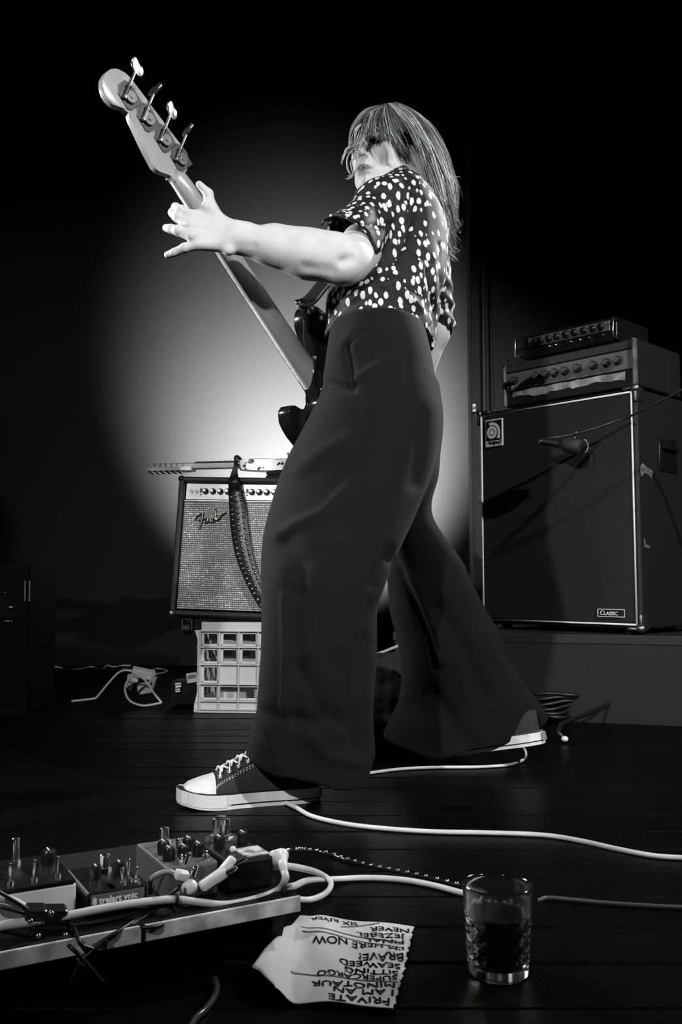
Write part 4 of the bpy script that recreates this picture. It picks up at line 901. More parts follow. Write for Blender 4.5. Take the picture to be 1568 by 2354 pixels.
def outline(grow=0.0, n=60):
    xs = [0.14 - 0.14 * math.cos(pi * i / n) for i in range(n + 1)]
    c = 0.006
    L = [(x, half(x) + grow + c * math.sin(pi * x / .28) * 0) for x in xs]; return L + [(x, -y) for x, y in L[::-1]]
def shoe_band(name, z0, z1, grow, m, parent, x0=-1, x1=1):
    bm = BM(); ol_ = [(x + (grow if x > .27 else -grow if x < .01 else 0), y) for x, y in outline(grow)]
    a = [bm.verts.new((x, y, z0 + spring(x))) for x, y in ol_]; c = [bm.verts.new((x, y, z1 + spring(x))) for x, y in ol_]; n_ = len(ol_)
    for i in range(n_):
        j = (i + 1) % n_
        if x0 <= ol_[i][0] <= x1 and x0 <= ol_[j][0] <= x1: bm.faces.new((a[i], a[j], c[j], c[i]))
    if x0 < 0: bm.faces.new(a[::-1]); bm.faces.new(c)
    return bobj(name, bm, m, parent, smooth=False, auto=50)
def loft_upper(x0, x1, grow, n=30, zb_=0.02):
    V = []; Fc = []; k_ = 20
    for i in range(n + 1):
        x = x0 + (x1 - x0) * i / n; hw = half(min(x, .2795)) + grow; tz = topz(x) + grow; zz0 = zb_ + spring(x)
        for j in range(k_ + 1):
            a = pi * j / k_; V.append((x, hw * math.copysign(abs(math.cos(a)) ** .75, math.cos(a)), zz0 + (tz - zz0) * (math.sin(a) ** .72)))
    for i in range(n):
        for j in range(k_): q = i * (k_ + 1) + j; Fc.append((q, q + 1, q + k_ + 2, q + k_ + 1))
    return V, Fc
def surf(x, s):                               # point on the side of the upper, s: 0 side bottom .. 1 top ridge
    a = pi / 2 * s; hw = half(x) + .0012; tz = topz(x) + .0012
    return Vector((x, hw * abs(math.cos(a)) ** .75, 0.02 + (tz - 0.02) * math.sin(a) ** .72))
def make_shoe(loc, rot, label):
    V, Fc = loft_upper(0.001, 0.24, -0.001); up_ = mobj('shoe', V, Fc, canvas, person, False, True)
    up_['label'] = label; up_.location = Vector(loc) - pb; up_.rotation_euler = rot
    shoe_band('sole', 0.0, 0.03, 0.003, rubber, up_)
    shoe_band('toe_bumper', 0.004, 0.0285, 0.0042, bumper_m, up_, 0.185, 1)
    for z in (0.0075, 0.0282): shoe_band('pinstripe', z, z + (0.0022 if z < .01 else 0.0018), 0.0038 if z < .01 else 0.0036, pin_m, up_, -0.5, 0.186 if z < .01 else 1)
    V, Fc = loft_upper(0.212, 0.281, 0.0012, 14); mobj('toe_cap', V, Fc, rubber, up_, False, True)
    bm = BM(); add_box(bm, (0.002, 0.028, 0.02), (-0.0045, 0, 0.016), bevel=0.0008); bobj('heel_label', bm, mat('heel_label_grey', 0.45, 0.5, noise=(200, 0.1, 0.1)), up_)
    rows_ = [0.203, 0.184, 0.165, 0.146, 0.127]
    for i, x in enumerate(rows_):
        for s in (1, -1):
            c = surf(x, 0.63); c.y *= s; nn = Vector((0.15, s * 0.75, 0.65)).normalized(); Fm = frame_of(nn)
            bm = BM(); add_tube(bm, [c + Fm @ Vector((0.0038 * math.cos(a), 0.0038 * math.sin(a), 0.0006)) for a in np.linspace(0, 2 * pi, 13)[:-1]], 0.0012, 6, 2, closed=True); bobj('eyelet', bm, chrome, up_, smooth=True)
        l_, r_ = surf(x, 0.63), surf(x, 0.63); r_.y *= -1; t_ = Vector((x - .004, 0, topz(x - .004) + .0045))
        ml = surf(x - .002, .8) + Vector((0, .001, .004)); mr = ml.copy(); mr.y *= -1
        bm = BM(); add_tube(bm, [l_ + Vector((0, .0005, -.001)), l_ + Vector((0, .002, .003)), ml, t_, mr, r_], 0.0034, 8, 4, flat=0.42, up=(0, 0.6, 0.8)); bobj('lace', bm, lace_m, up_, smooth=True)
        if i < 4:
            for s in (1, -1):
                a_ = surf(x - .003, .78); b_ = surf(x - .017, .74); a_.y *= s; b_.y *= -s
                mid = Vector((x - .009, 0, topz(x - .009) + .006)); bm = BM(); add_tube(bm, [a_ + Vector((0, 0, .003)), mid, b_ + Vector((0, 0, .003))], 0.0032, 8, 4, flat=0.4, up=(0, 0, 1)); bobj('lace', bm, lace_m, up_, smooth=True)
    bm = BM()
    for off in (0.0, 0.05):
        ln = [surf(0.214, 0.18 + off), surf(0.208, 0.30 + off), surf(0.196, 0.36 + off), surf(0.17, 0.40 + off), surf(0.14, 0.43 + off), surf(0.11, 0.5 + off), surf(0.085, .56 + off)]
        q = catmull(ln, 10)
        for i in range(0, len(q) - 1, 2): add_cyl(bm, q[i], q[i + 1], 0.00065, seg=5)
    bobj('stitching', bm, lace_m, up_)
    V, Fc = [], []
    return up_
toeF, heelF = G(406, 1856), G(731, 1836)
d = (toeF - heelF); yawF = math.atan2(d.y, d.x)
make_shoe(heelF, (0, 0, yawF), 'black canvas sneaker with white laces and toe cap, front foot')
heelB = P(1250, 1702, 2.17); yawB = math.atan2(0.13, -0.236)
make_shoe(heelB + Vector((0, 0, -0.006)), (0, math.radians(11.3), yawB), 'sneaker on the rear foot with the heel raised, under the trouser hem')

# ================================================================== bass guitar
NT, HL = P(402, 398, 1.885), P(716, 872, 2.18)
tdir = (HL - NT).normalized(); NL = (HL - NT).length
vw = (Vector((0, 0, CAMH)) - NT.lerp(HL, .5)).normalized()
a0 = vw.cross(tdir).normalized(); 
if a0.x < 0: a0 = -a0
b0 = a0.cross(tdir); b0 = b0 if b0.dot(vw) > 0 else -b0
ph = math.radians(40)
across = (a0 * math.cos(ph) - b0 * math.sin(ph)).normalized(); back = (b0 * math.cos(ph) + a0 * math.sin(ph)).normalized()
bass = thing('bass_guitar', 'dark bass guitar with pale maple neck raised in the player\'s left hand', 'bass guitar', HL)
BMx = Matrix.Translation(NT) @ Matrix((tdir, across, back)).transposed().to_4x4()     # local x: nut to body, y: bass side, z: back
def bw_(x, y, z): return BMx @ Vector((x, y, z))
maple2 = mat('bass_maple', 0.27, 0.32, noise=(22, 0.18, 0.3), coat=0.4)
for nd in maple2.node_tree.nodes:
    if nd.type == 'TEX_NOISE': nd.inputs['Scale'].default_value = 14
# neck: D profile
V = []; Fc = []; kk = 14; NN = 24; xe = NL + 0.03
for i in range(NN + 1):
    t = i / NN; x = -0.012 + t * (xe + 0.012); hw = 0.0205 + 0.0105 * t; th_ = (0.019 + 0.005 * t) * min(1, .5 + (x + .012) / .05 * .5)
    if t > .86: th_ += 0.006 * min(1, (t - .86) / .06)
    for j in range(kk + 1):
        a = pi * j / kk; V.append(bw_(x, hw * math.cos(a), th_ * (math.sin(a) ** .85)))
for i in range(NN):
    for j in range(kk): q = i * (kk + 1) + j; Fc.append((q, q + 1, q + kk + 2, q + kk + 1))
    q = i * (kk + 1); Fc.append((q, q + kk + 1, q + 2 * kk + 1, q + kk))
Fc.append(tuple(range(kk + 1))); Fc.append(tuple(range(NN * (kk + 1), (NN + 1) * (kk + 1))))
nk = mobj('neck', V, Fc, maple2, bass, True, True)
bm = BM(); 
pf = [(0, -.0205), (0, .0205), (xe + .04, .0315), (xe + .04, -.0315)]; add_prism(bm, pf, -0.007, 0.0, BMx, bevel=0.001); fb = bobj('fretboard', bm, mat('pale_fretboard', 0.8, 0.35, coat=0.4), bass, True)
for i in range(1, 21):
    x = 0.864 * (1 - 2 ** (-i / 12)) * (xe + .03) / 0.592; hw = .0205 + .0105 * x / xe
    bm = BM(); add_cyl(bm, bw_(x, -hw, -0.0075), bw_(x, hw, -0.0075), 0.0012, seg=6); bobj('fret', bm, chrome, fb, True)
bm = BM(); add_box(bm, (0.004, 0.041, 0.006), (0, 0, -0.01)); bmesh.ops.transform(bm, matrix=BMx, verts=bm.verts); bobj('nut', bm, white_plastic, bass, True)
bm = BM()
for i in range(4): add_cyl(bm, bw_(0.0, -0.015 + i * 0.01, -0.0135), bw_(xe + 0.24, -0.028 + i * 0.019, -0.018), 0.0011, seg=6)
bobj('strings', bm, mat('string_steel', 0.8, 0.25, 1.0), bass, True)
# headstock (local x negative towards the tip)
HSx = [(-0.012, -.0205), (0.0, -.021), (0.004, -.0225), (0.018, -.036), (0.030, -.0445), (0.042, -.0445), (0.08, -.038), (0.13, -.026), (0.142, -.0215), (0.155, -.030), (0.168, -.0445), (0.185, -.047), (0.203, -.0415), (0.214, -.026), (0.219, -.004), (0.214, .016), (0.2, .028), (0.175, .0345), (0.1, .042), (0.03, .0495), (0.012, .0505), (0.003, .042), (-0.006, .025), (-0.012, .0205)]
HSx = [(p.x if p.x < .05 else .05 + (p.x - .05) * 1.06, p.y) for p in catmull([(x, y, 0) for x, y in HSx], 3)]
bm = BM(); add_prism(bm, [(-x, y) for x, y in HSx], -0.006, 0.0105, BMx, bevel=0.0025); hso = bobj('headstock', bm, maple2, bass, True, auto=35)
met = mat('tuner_metal', 0.36, 0.3, 1.0, noise=(60, 0.2, 0.3))
for i, (x, y, kd) in enumerate(((0.171, 0.002, 25), (0.118, 0.0105, 90), (0.067, 0.018, 30), (0.018, 0.026, 80))):
    TM = BMx @ Matrix.Translation((-x, y, 0.0105)) @ Matrix.Rotation(math.radians(-4), 4, 'Z'); TM2 = TM @ Matrix.Rotation(math.radians(27), 4, 'Z')
    pl_ = [(-.021, -.014), (-.016, -.019), (.012, -.019), (.023, -.009), (.024, .010), (.014, .018), (-.021, .018)]
    pl_ = [(-a * 1.18, c * 1.15) for a, c in pl_]
    bm = BM(); add_prism(bm, pl_, 0, 0.0022, TM, bevel=0.0005, seg=1); tu = bobj('tuner_plate', bm, mat('tuner_plate_metal', 0.12, 0.35, 1.0, noise=(80, 0.06, 0.3)), bass, True)
    bm = BM(); add_lathe(bm, [(0, .0115), (.0036, .0115), (.0042, .009), (.012, .009), (.0128, .008), (.0128, .004), (.008, .003), (.008, .002), (0, .002)], 22, TM @ Matrix.Translation((.004, -.001, 0)), disp=lambda a, z: 0.0006 * math.sin(a * 16) if .0035 < z < .0085 else 0); bobj('gear', bm, met, tu, True, auto=30)
    bm = BM()
    for k in range(7): add_cyl(bm, TM2 @ Vector((-.009, -.008 + k * .0026, .0065)), TM2 @ Vector((-.009, -.0066 + k * .0026, .0065)), 0.0042, seg=10)
    add_cyl(bm, TM2 @ Vector((-.009, -.016, .0065)), TM2 @ Vector((-.009, -.010, .0065)), 0.005, seg=12); add_cyl(bm, TM2 @ Vector((-.009, .011, .0065)), TM2 @ Vector((-.009, .018, .0065)), 0.005, seg=12)
    add_cyl(bm, TM2 @ Vector((-.009, -.01, .0065)), TM2 @ Vector((-.009, .052, .0065)), 0.0032, seg=10); bobj('worm_shaft', bm, met, tu, True, auto=40)
    kr = Matrix.Rotation(math.radians(kd), 4, 'Y'); KM = TM2 @ Matrix.Translation((-.009, .062, .0065)) @ kr
    bm = BM()
    key = [(-.019, -.004), (-.021, .006), (-.014, .014), (-.004, .0115), (0, .0095), (.004, .0115), (.014, .014), (.021, .006), (.019, -.004), (.010, -.0085), (0, -.0105), (-.010, -.0085)]
    key = [(p.x, p.y) for p in catmull([(a, c, 0) for a, c in key], 3, True)]
    add_prism(bm, key, -0.0022, 0.0022, KM, bevel=0.0012, seg=2); bobj('tuning_key', bm, met, tu, True, auto=50)
    bm = BM(); add_cyl(bm, BMx @ Vector((-x - .004, y, -.006)), BMx @ Vector((-x - .004, y, -.024)), 0.0055, seg=14); bobj('tuning_post', bm, chrome, tu, True)
# body
bx0 = NL - 0.02
bodyol = [(-.02, .036), (-.045, .038), (-.075, .046), (-.105, .06), (-.122, .078), (-.122, .098), (-.108, .116), (-.08, .127), (-.03, .125), (.05, .118), (.12, .12), (.2, .14), (.28, .152), (.35, .135), (.39, .08), (.395, 0), (.375, -.08), (.32, -.14), (.25, -.168), (.18, -.165), (.11, -.152), (.07, -.153), (.04, -.149), (.015, -.138), (.008, -.121), (.02, -.105), (.045, -.097), (.064, -.084), (.066, -.06), (.055, -.038), (.025, -.03), (-.01, .0), (-.018, .022)]
def resample(pl, n):
    q = np.array(pl + [pl[0]]); L = np.concatenate([[0], np.cumsum(np.linalg.norm(np.diff(q, axis=0), axis=1))]); t = np.linspace(0, L[-1], n + 1)[:-1]
    return [(float(np.interp(k, L, q[:, 0])), float(np.interp(k, L, q[:, 1]))) for k in t]
bodyol = resample([(p.x, p.y) for p in catmull([(x, y, 0) for x, y in bodyol], 8, True)], 110)
bass_m = mat('bass_dark_gloss', 0.008, 0.12, coat=0.8)
bm = BM(); add_prism(bm, [(x + bx0, y) for x, y in bodyol], -0.012, 0.030, BMx, bevel=0.0055, seg=3); bbd = bobj('body', bm, bass_m, bass, True, auto=50)
bm = BM(); add_prism(bm, [(x * 0.6 + bx0 + .10, y * 0.6) for x, y in bodyol], -0.0145, -0.012, BMx); bobj('pickguard', bm, mat('pickguard_pale', 0.3, 0.4), bbd, True)
bm = BM(); add_box(bm, (0.07, 0.07, 0.012), (bx0 + 0.28, 0, -0.018), bevel=0.002); bmesh.ops.transform(bm, matrix=BMx, verts=bm.verts); bobj('bridge', bm, chrome, bbd, True)
bm = BM(); add_box(bm, (0.064, 0.05, 0.003), (bx0 + 0.066, 0, 0.0315), bevel=0.003); bmesh.ops.transform(bm, matrix=BMx, verts=bm.verts); npl = bobj('neck_plate', bm, chrome, bass, True)
for sx in (-.024, .024):
    for sy in (-.018, .018): bm = BM(); add_lathe(bm, [(0, .0025), (.003, .002), (.0045, 0)], 12, BMx @ Matrix.Translation((bx0 + .066 + sx, sy, .033))); bobj('screw', bm, chrome, npl, True, True)
hb2 = bw_(bx0 - 0.122, 0.088, 0.010)
bm = BM(); add_lathe(bm, [(.004, 0), (.004, .008), (.008, .010), (.008, .013), (0, .014)], 14, Matrix.Translation(hb2) @ frame_of(-tdir).to_4x4()); add_ball(bm, hb2 - tdir * .018, 0.007, (1, 1, .8), 10); bobj('strap_button', bm, chrome, bbd, True, True)
# strap going up behind the arm to the shoulder
spts = [hb2 - tdir * 0.014, P(712, 690, 2.16), P(742, 655, 2.18), P(790, 600, 2.24), P(850, 500, 2.31), P(915, 425, 2.31), P(960, 445, 2.24)]
tube_obj('strap', spts, 0.017, mat('bass_strap', 0.02, 0.4, noise=(40, .012, .2)), bass, True, 8, 8, 0.1, up=(0.5, 0.8, 0.3))
tube_obj('strap_edge', [q + Vector((0.010, -0.004, -0.006)) for q in spts[:4]], 0.0018, mat('strap_edge_grey', 0.2, 0.5), bass, True)
# ================================================================== pedalboard in the foreground
ZB = 0.07
q0, q1 = G(0, 2188, ZB), G(690, 2058, ZB)
ub = Vector((q1.x - q0.x, q1.y - q0.y, 0)); byaw = math.atan2(ub.y, ub.x); ub.normalize(); vb = Vector((-ub.y, ub.x, 0))
BLn = 0.52; org = q1 - ub * BLn; org.z = 0
board = thing('pedalboard', 'wooden effects pedalboard with white taped front edge at lower left', 'pedalboard', org, (0, 0, byaw))
bmI = world_of(board).inverted()
dark_ply = mat('dark_board', 0.004, 0.6, noise=(14, 0.003, 0.3), spec=0.2); white_edge = mat('white_taped_edge', 0.78, 0.5, noise=(34, 0.36, 0.12))
bm = BM(); add_box(bm, (BLn, 0.30, 0.017), (BLn / 2, 0.152, ZB - 0.0086), bevel=0.001); bobj('deck', bm, dark_ply, board)
bm = BM(); add_box(bm, (BLn, 0.004, 0.018), (BLn / 2, 0.0, ZB - 0.009), bevel=0.0012); bobj('taped_edge', bm, white_edge, board)
for x in (0.33,):
    bm = BM(); add_box(bm, (0.004, 0.006, 0.019), (x, -0.0005, ZB - 0.009)); bobj('edge_gap', bm, black_plastic, board)
for x in (0.02, BLn - 0.02):
    bm = BM(); add_prism(bm, [(0.03, 0.0), (0.29, 0.0), (0.30, ZB - 0.017), (0.01, ZB - 0.017)], -0.008, 0.008, Matrix.Translation((x, 0, 0)) @ Matrix(((0, 0, 1, 0), (1, 0, 0, 0), (0, 1, 0, 0), (0, 0, 0, 1)))); bobj('side_rail', bm, dark_ply, board)
bm = BM(); add_box(bm, (BLn - 0.02, 0.012, ZB - 0.018), (BLn / 2, 0.05, (ZB - 0.017) / 2), rot=Euler((math.radians(-25), 0, 0))); bobj('front_rail', bm, mat('board_under', 0.0015, 0.8, spec=0.05), board)
def bl_(px, py, z):                                    # board coordinates of a spot seen at that height
    return bmI @ G(px, py, z)
def pedal(name, label, px, py, h, wd, dp, body_m, anchor='r'):
    c = bl_(px, py, ZB + h)                            # front top corner
    x0 = c.x - wd if anchor == 'r' else c.x
    t = thing(name, label, 'effects pedal', world_of(board) @ Vector((x0, c.y, ZB)), (0, 0, byaw))
    bm = BM(); add_box(bm, (wd, dp, h), (wd / 2, dp / 2, h / 2 + 0.0005), bevel=0.003); bobj('enclosure', bm, body_m, t)
    return t
def toggle(t, x, y, h, L=0.02, lean=0.0):
    bm = BM(); add_cyl(bm, (x, y, h), (x, y, h + 0.005), 0.0045, seg=10); add_cyl(bm, (x, y, h + 0.004), (x + lean, y, h + L), 0.0016, 0.0022, 8); add_ball(bm, (x + lean, y, h + L), 0.0026, seg=8); bobj('toggle', bm, chrome, t, smooth=False)
def knob_on(t, x, y, h, r=0.008, m=None):
    bm = BM(); add_lathe(bm, [(0, h + 0.015), (r * .8, h + 0.015), (r, h + 0.012), (r, h), (0, h)], 18, Matrix.Translation((x, y, 0))); bobj('knob', bm, m or black_plastic, t, auto=40)
    bm = BM(); add_box(bm, (0.0015, r * 1.4, 0.0008), (x, y + 0.002, h + 0.0155)); bobj('knob_pointer', bm, white_plastic, t)
def stomp(t, x, y, h, r=0.0065, L=0.018):
    bm = BM(); add_cyl(bm, (x, y, h), (x, y, h + 0.006), r * 1.35, seg=6); add_cyl(bm, (x, y, h + 0.005), (x, y, h + L), r, r, 18); add_ball(bm, (x, y, h + L), r, (1, 1, .3), 14); bobj('footswitch', bm, chrome, t, auto=40)
# white-sided pedal at the left edge
wp = mat('pedal_white', 0.78, 0.45, noise=(12, 0.45, 0.2)); bp_ = mat('pedal_black', 0.004, 0.35, spec=0.3); gp = mat('pedal_grey', 0.075, 0.4, noise=(60, 0.1, 0.3))
A = pedal('effects_pedal', 'white-sided effects pedal with a row of toggle switches at the left edge', 176, 2030, 0.036, 0.15, 0.11, wp)
bm = BM(); add_box(bm, (0.148, 0.112, 0.004), (0.075, 0.055, 0.0385), bevel=0.001); bobj('top_plate', bm, bp_, A)
for x in (0.058, 0.082, 0.107, 0.132): toggle(A, x, 0.016, 0.0405, 0.021)
stomp(A, 0.10, 0.085, 0.0405, 0.0045, 0.03); knob_on(A, 0.068, 0.07, 0.0405, 0.011, dull_metal); knob_on(A, 0.135, 0.075, 0.0405, 0.009)
# small black pedal with lettered front
Bp = pedal('effects_pedal', 'small black effects pedal with a lettered front strip', 340, 2034, 0.027, 0.068, 0.10, bp_)
bm = BM(); add_box(bm, (0.06, 0.001, 0.0125), (0.034, -0.0005, 0.0190)); ls = bobj('lettered_strip', bm, mat('strip_dark_grey', 0.12, 0.5), Bp)
me = text_mesh('8 trelart ynic', 0.0096, 0.0002, 0.0003); me.transform(Matrix.Translation((0.0055, -0.0014, 0.0157)) @ Matrix.Rotation(pi / 2, 4, 'X')); link('strip_lettering', me, mat('lettering_white', 0.85, 0.5), ls)
for x, y_ in ((0.043, 0.016), (0.052, 0.022), (0.058, 0.012)): toggle(Bp, x, y_, 0.0265, 0.017 if y_ < .02 else .024)
stomp(Bp, 0.038, 0.07, 0.0265, 0.006, 0.02); knob_on(Bp, 0.022, 0.05, 0.0265, 0.006); knob_on(Bp, 0.05, 0.052, 0.0265, 0.006)
bm = BM(); add_box(bm, (0.006, 0.02, 0.001), (0.03, 0.014, 0.027)); bobj('side_label', bm, white_plastic, Bp)
# grey box pedal
Cp = pedal('effects_pedal', 'grey metal box pedal with knobs, second from the right on the board', 502, 1979, 0.038, 0.064, 0.118, gp)
knob_on(Cp, 0.013, 0.03, 0.0385, 0.0075); knob_on(Cp, 0.031, 0.028, 0.0385, 0.0075); knob_on(Cp, 0.050, 0.03, 0.0385, 0.0075); knob_on(Cp, 0.016, 0.058, 0.0385, 0.0075); knob_on(Cp, 0.048, 0.058, 0.0385, 0.0075)
stomp(Cp, 0.03, 0.095, 0.0385, 0.0058, 0.02); toggle(Cp, 0.031, 0.05, 0.0385, 0.016); toggle(Cp, 0.053, 0.012, 0.0385, 0.008); toggle(Cp, 0.022, 0.012, 0.0385, 0.008)
# black pedal with the big switch
Dp = pedal('effects_pedal', 'black effects pedal with one large chrome footswitch at the board end', 628, 1968, 0.036, 0.058, 0.118, bp_)
stomp(Dp, 0.03, 0.098, 0.0365, 0.0115, 0.026)
bm = BM(); add_cyl(bm, (0.03, 0.098, 0.0365), (0.03, 0.098, 0.0385), 0.02, seg=24); bobj('washer', bm, dull_metal, Dp)
bm = BM(); add_box(bm, (0.032, 0.036, 0.002), (0.041, 0.026, 0.0375), bevel=0.0005); bobj('worn_label', bm, mat('worn_label', 0.5, 0.5, noise=(70, 0.12, 0.1)), Dp)
knob_on(Dp, 0.012, 0.06, 0.0365, 0.007); knob_on(Dp, 0.046, 0.065, 0.0365, 0.007)
bm = BM(); add_ball(bm, (0.022, 0.04, 0.039), 0.0042, seg=10); bobj('indicator_lens', bm, white_plastic, Dp, smooth=True)
# ---- white plugs and cables on the board
def cable(name, label, pts, r, m=None, seg=10): return tag(tube_obj(name, pts, r, m or white_cable, seg=seg), label, 'cable')
def Zp(px, py, z): return G(px, py, z)
def Vp(px, py, v):                                     # point over the board, v metres behind its front edge
    d = ray(px, py); o_ = Vector((0, 0, CAMH)); t = (v + (org - o_).dot(vb)) / d.dot(vb)
    return o_ + d * t
pk = thing('jack_plug', 'white right-angle jack plug in the end of the black pedal', 'plug', Zp(640, 1978, ZB + 0.032))
bm = BM(); add_cyl(bm, Zp(628, 1972, ZB + 0.034), Zp(648, 1966, ZB + 0.034), 0.0085, 0.0085, 16); add_ball(bm, Zp(648, 1967, ZB + 0.034), 0.0086, seg=14); bobj('plug_head', bm, white_plastic, pk, True, True)
bm = BM(); add_cyl(bm, Zp(648, 1970, ZB + 0.033), Zp(653, 2003, ZB + 0.026), 0.007, 0.0045, 14); bobj('strain_relief', bm, white_plastic, pk, True, True)
cable('patch_cable', 'white cable curving from the end plug along the board front', [Zp(653, 2000, ZB + 0.026), Zp(656, 2020, ZB + 0.02), Vp(640, 2046, .03), Vp(590, 2066, .02), Vp(520, 2080, .018), Vp(455, 2074, .02), Vp(400, 2068, .022), Vp(330, 2074, .022), Vp(250, 2086, .022), Vp(170, 2102, .024), Vp(120, 2114, .026)], 0.0045)
cable('patch_cable', 'thick white cable running off the left edge over the board front', [Vp(-60, 2150, .03), Vp(0, 2130, .028), Vp(50, 2122, .026), Vp(100, 2114, .026)], 0.0052)
cable('patch_cable', 'white cable rising past the white-sided pedal at the left edge', [Vp(-30, 2060, .045), Vp(20, 2068, .042), Vp(60, 2088, .036), Vp(110, 2112, .03)], 0.0045)
cable('instrument_cable', 'pale cable looping out beyond the board end', [Zp(626, 1992, ZB + 0.02), Zp(670, 1992, ZB + 0.014), Zp(730, 2006, 0.03), Zp(760, 2028, 0.012), Zp(750, 2052, 0.008), Zp(715, 2068, 0.01), Zp(670, 2066, 0.02), Zp(640, 2062, 0.03)], 0.0042)
cable('instrument_cable', 'pale cable running right from the pedalboard towards the drinking glass', [Zp(660, 2040, ZB + 0.006), Zp(678, 2036, ZB + 0.004), Zp(710, 2024, 0.03), Zp(770, 2021, 0.008), Zp(850, 2018, 0.0045), Zp(930, 2023, 0.0045), Zp(1000, 2036, 0.0045), Zp(1060, 2052, 0.0045), Zp(1110, 2062, 0.0045)], 0.0042)
for nm, lab, pts in (
 ('patch_cable', 'thin black cable bowing over the front of the small pedal', [Zp(346, 2052, ZB + .004), Zp(348, 2020, ZB + .025), Zp(385, 2003, ZB + .035), Zp(405, 2012, ZB + .03)]),):
    cable(nm, lab, pts, 0.003, mat('grey_cable', 0.25, 0.4))
vC = bl_(502, 1979, ZB + .038).y; vD = bl_(628, 1968, ZB + .036).y
PV = {1: vC - .012, 2: vC - .016, 3: vD - .014, 4: vD - .010}
for (px, py, L) in ((418, 2012, 1), (436, 2040, 2), (490, 2022, 3), (515, 1998, 4)):
    lab = {1: 'small white patch plug between the small pedal and the grey box', 2: 'rounded white patch plug in front of the grey box pedal', 3: 'long white angled patch plug left of the black end pedal', 4: 'narrow white patch plug tilted against the black end pedal'}[L]
    pt = thing('patch_plug', lab, 'plug', Vp(px, py, PV[L])); c = Vp(px, py, PV[L])
    bm = BM()
    if L == 1: add_box(bm, (0.016, 0.012, 0.010), c, Euler((0.2, 0.3, 0.5)), bevel=0.002)
    elif L == 2: add_ball(bm, c, 0.0098, (1, .8, .95), 18)
    else: add_box(bm, (0.034, 0.012, 0.012 if L == 3 else 0.009), c, Euler((0.1, -0.45 if L == 3 else -0.75, 0.5)), bevel=0.003)
    bobj('plug_body', bm, white_plastic, pt, True, auto=50)
    bm = BM(); dv = Vector((0.014, 0.004, 0.006)) if L > 2 else Vector((0.004, 0, 0.013)); add_cyl(bm, c + dv, c + dv * 1.7, 0.0035, seg=10); add_ball(bm, c + dv * 1.75, 0.003, seg=8); bobj('plug_tip', bm, chrome, pt, True)
# black cable bundle hanging over the taped edge
bpts = [
 [(60, 2122, 0), (140, 2108, 0), (240, 2094, 0), (380, 2082, 0), (470, 2050, 0), (500, 2030, 0)],
 [(70, 2150, 0), (160, 2130, 0), (250, 2116, 0), (330, 2092, 0), (400, 2050, 0), (415, 2030, 0)],
 [(160, 2262, 0), (200, 2190, 0), (270, 2142, 0), (340, 2097, 0), (372, 2068, 0)],
 [(185, 2210, 0), (230, 2172, 0), (300, 2128, 0), (352, 2094, 0), (385, 2065, 0)],
 [(-10, 2046, 0), (40, 2075, 0), (75, 2100, 0), (130, 2150, 0), (190, 2218, 0), (220, 2262, 0)],
 [(0, 2085, 0), (60, 2100, 0), (110, 2112, 0), (165, 2128, 0), (180, 2160, 0), (200, 2190, 0)],
 [(300, 2128, 0), (350, 2132, 0), (388, 2114, 0), (394, 2088, 0), (378, 2070, 0)],
 [(0, 2140, 0), (60, 2150, 0), (120, 2152, 0), (170, 2184, 0), (240, 2262, 0)],
 [(170, 2135, 0), (190, 2150, 0), (184, 2170, 0), (235, 2185, 0), (245, 2160, 0)],
]
labs = ['black cable lying highest across the board behind the white one', 'black cable crossing the middle of the board from the bundle', 'long black cable slanting down over the taped edge', 'black cable slanting over the edge beside the longest one', 'black cable coming down over the left part of the board', 'black cable turning down beside the cable tie', 'thin black cable forming a loop against the taped edge', 'black cable running along the left part of the taped edge', 'small kinked black cable in front of the taped edge']
for lab, q in zip(labs, bpts):
    L = []
    for k_, (a, b_, z) in enumerate(q):
        ye = 2188 - .188 * a; v_ = .026 if b_ < ye - 12 else (.008 if b_ < ye else -.007)
        p_ = Vp(a, b_, v_ + .002 * (len(lab) % 3)); L.append(p_ if p_.z > .004 else G(a, b_, .004))
    cable('power_cable', lab, L, 0.0021, black_rubber, 8)
ct = thing('cable_bundle_tie', 'dark tangle of cable ties and connectors on the left of the board', 'cable tie', Zp(105, 2125, ZB + .01))
for (px, py, sx, sy, sz) in ((80, 2100, .022, .02, .016), (118, 2105, .03, .018, .02), (110, 2140, .034, .022, .018), (140, 2130, .016, .014, .02)):
    bm = BM(); add_box(bm, (sx, sy, sz), Vp(px, py, .03), Euler((.2, .15, .5)), bevel=.003); bobj('connector', bm, black_plastic, ct, True)
for (px, py) in ((70, 2118), (118, 2100), (150, 2150), (88, 2152)):
    bm = BM(); add_ball(bm, Vp(px, py, .014), .0032, seg=8); bobj('metal_end', bm, chrome, ct, True, True)
tie = thing('hook_loop_tie', 'small black tie wrapped around the white cable', 'cable tie', Zp(410, 2068, ZB + .01))
bm = BM(); c = Vp(410, 2067, .021); add_tube(bm, [c + Vector((0, .007 * math.cos(a), .007 * math.sin(a))) for a in np.linspace(0, 6.28, 13)[:-1]], .0022, 6, 2, closed=True); bobj('loop', bm, black_rubber, tie, True, True)
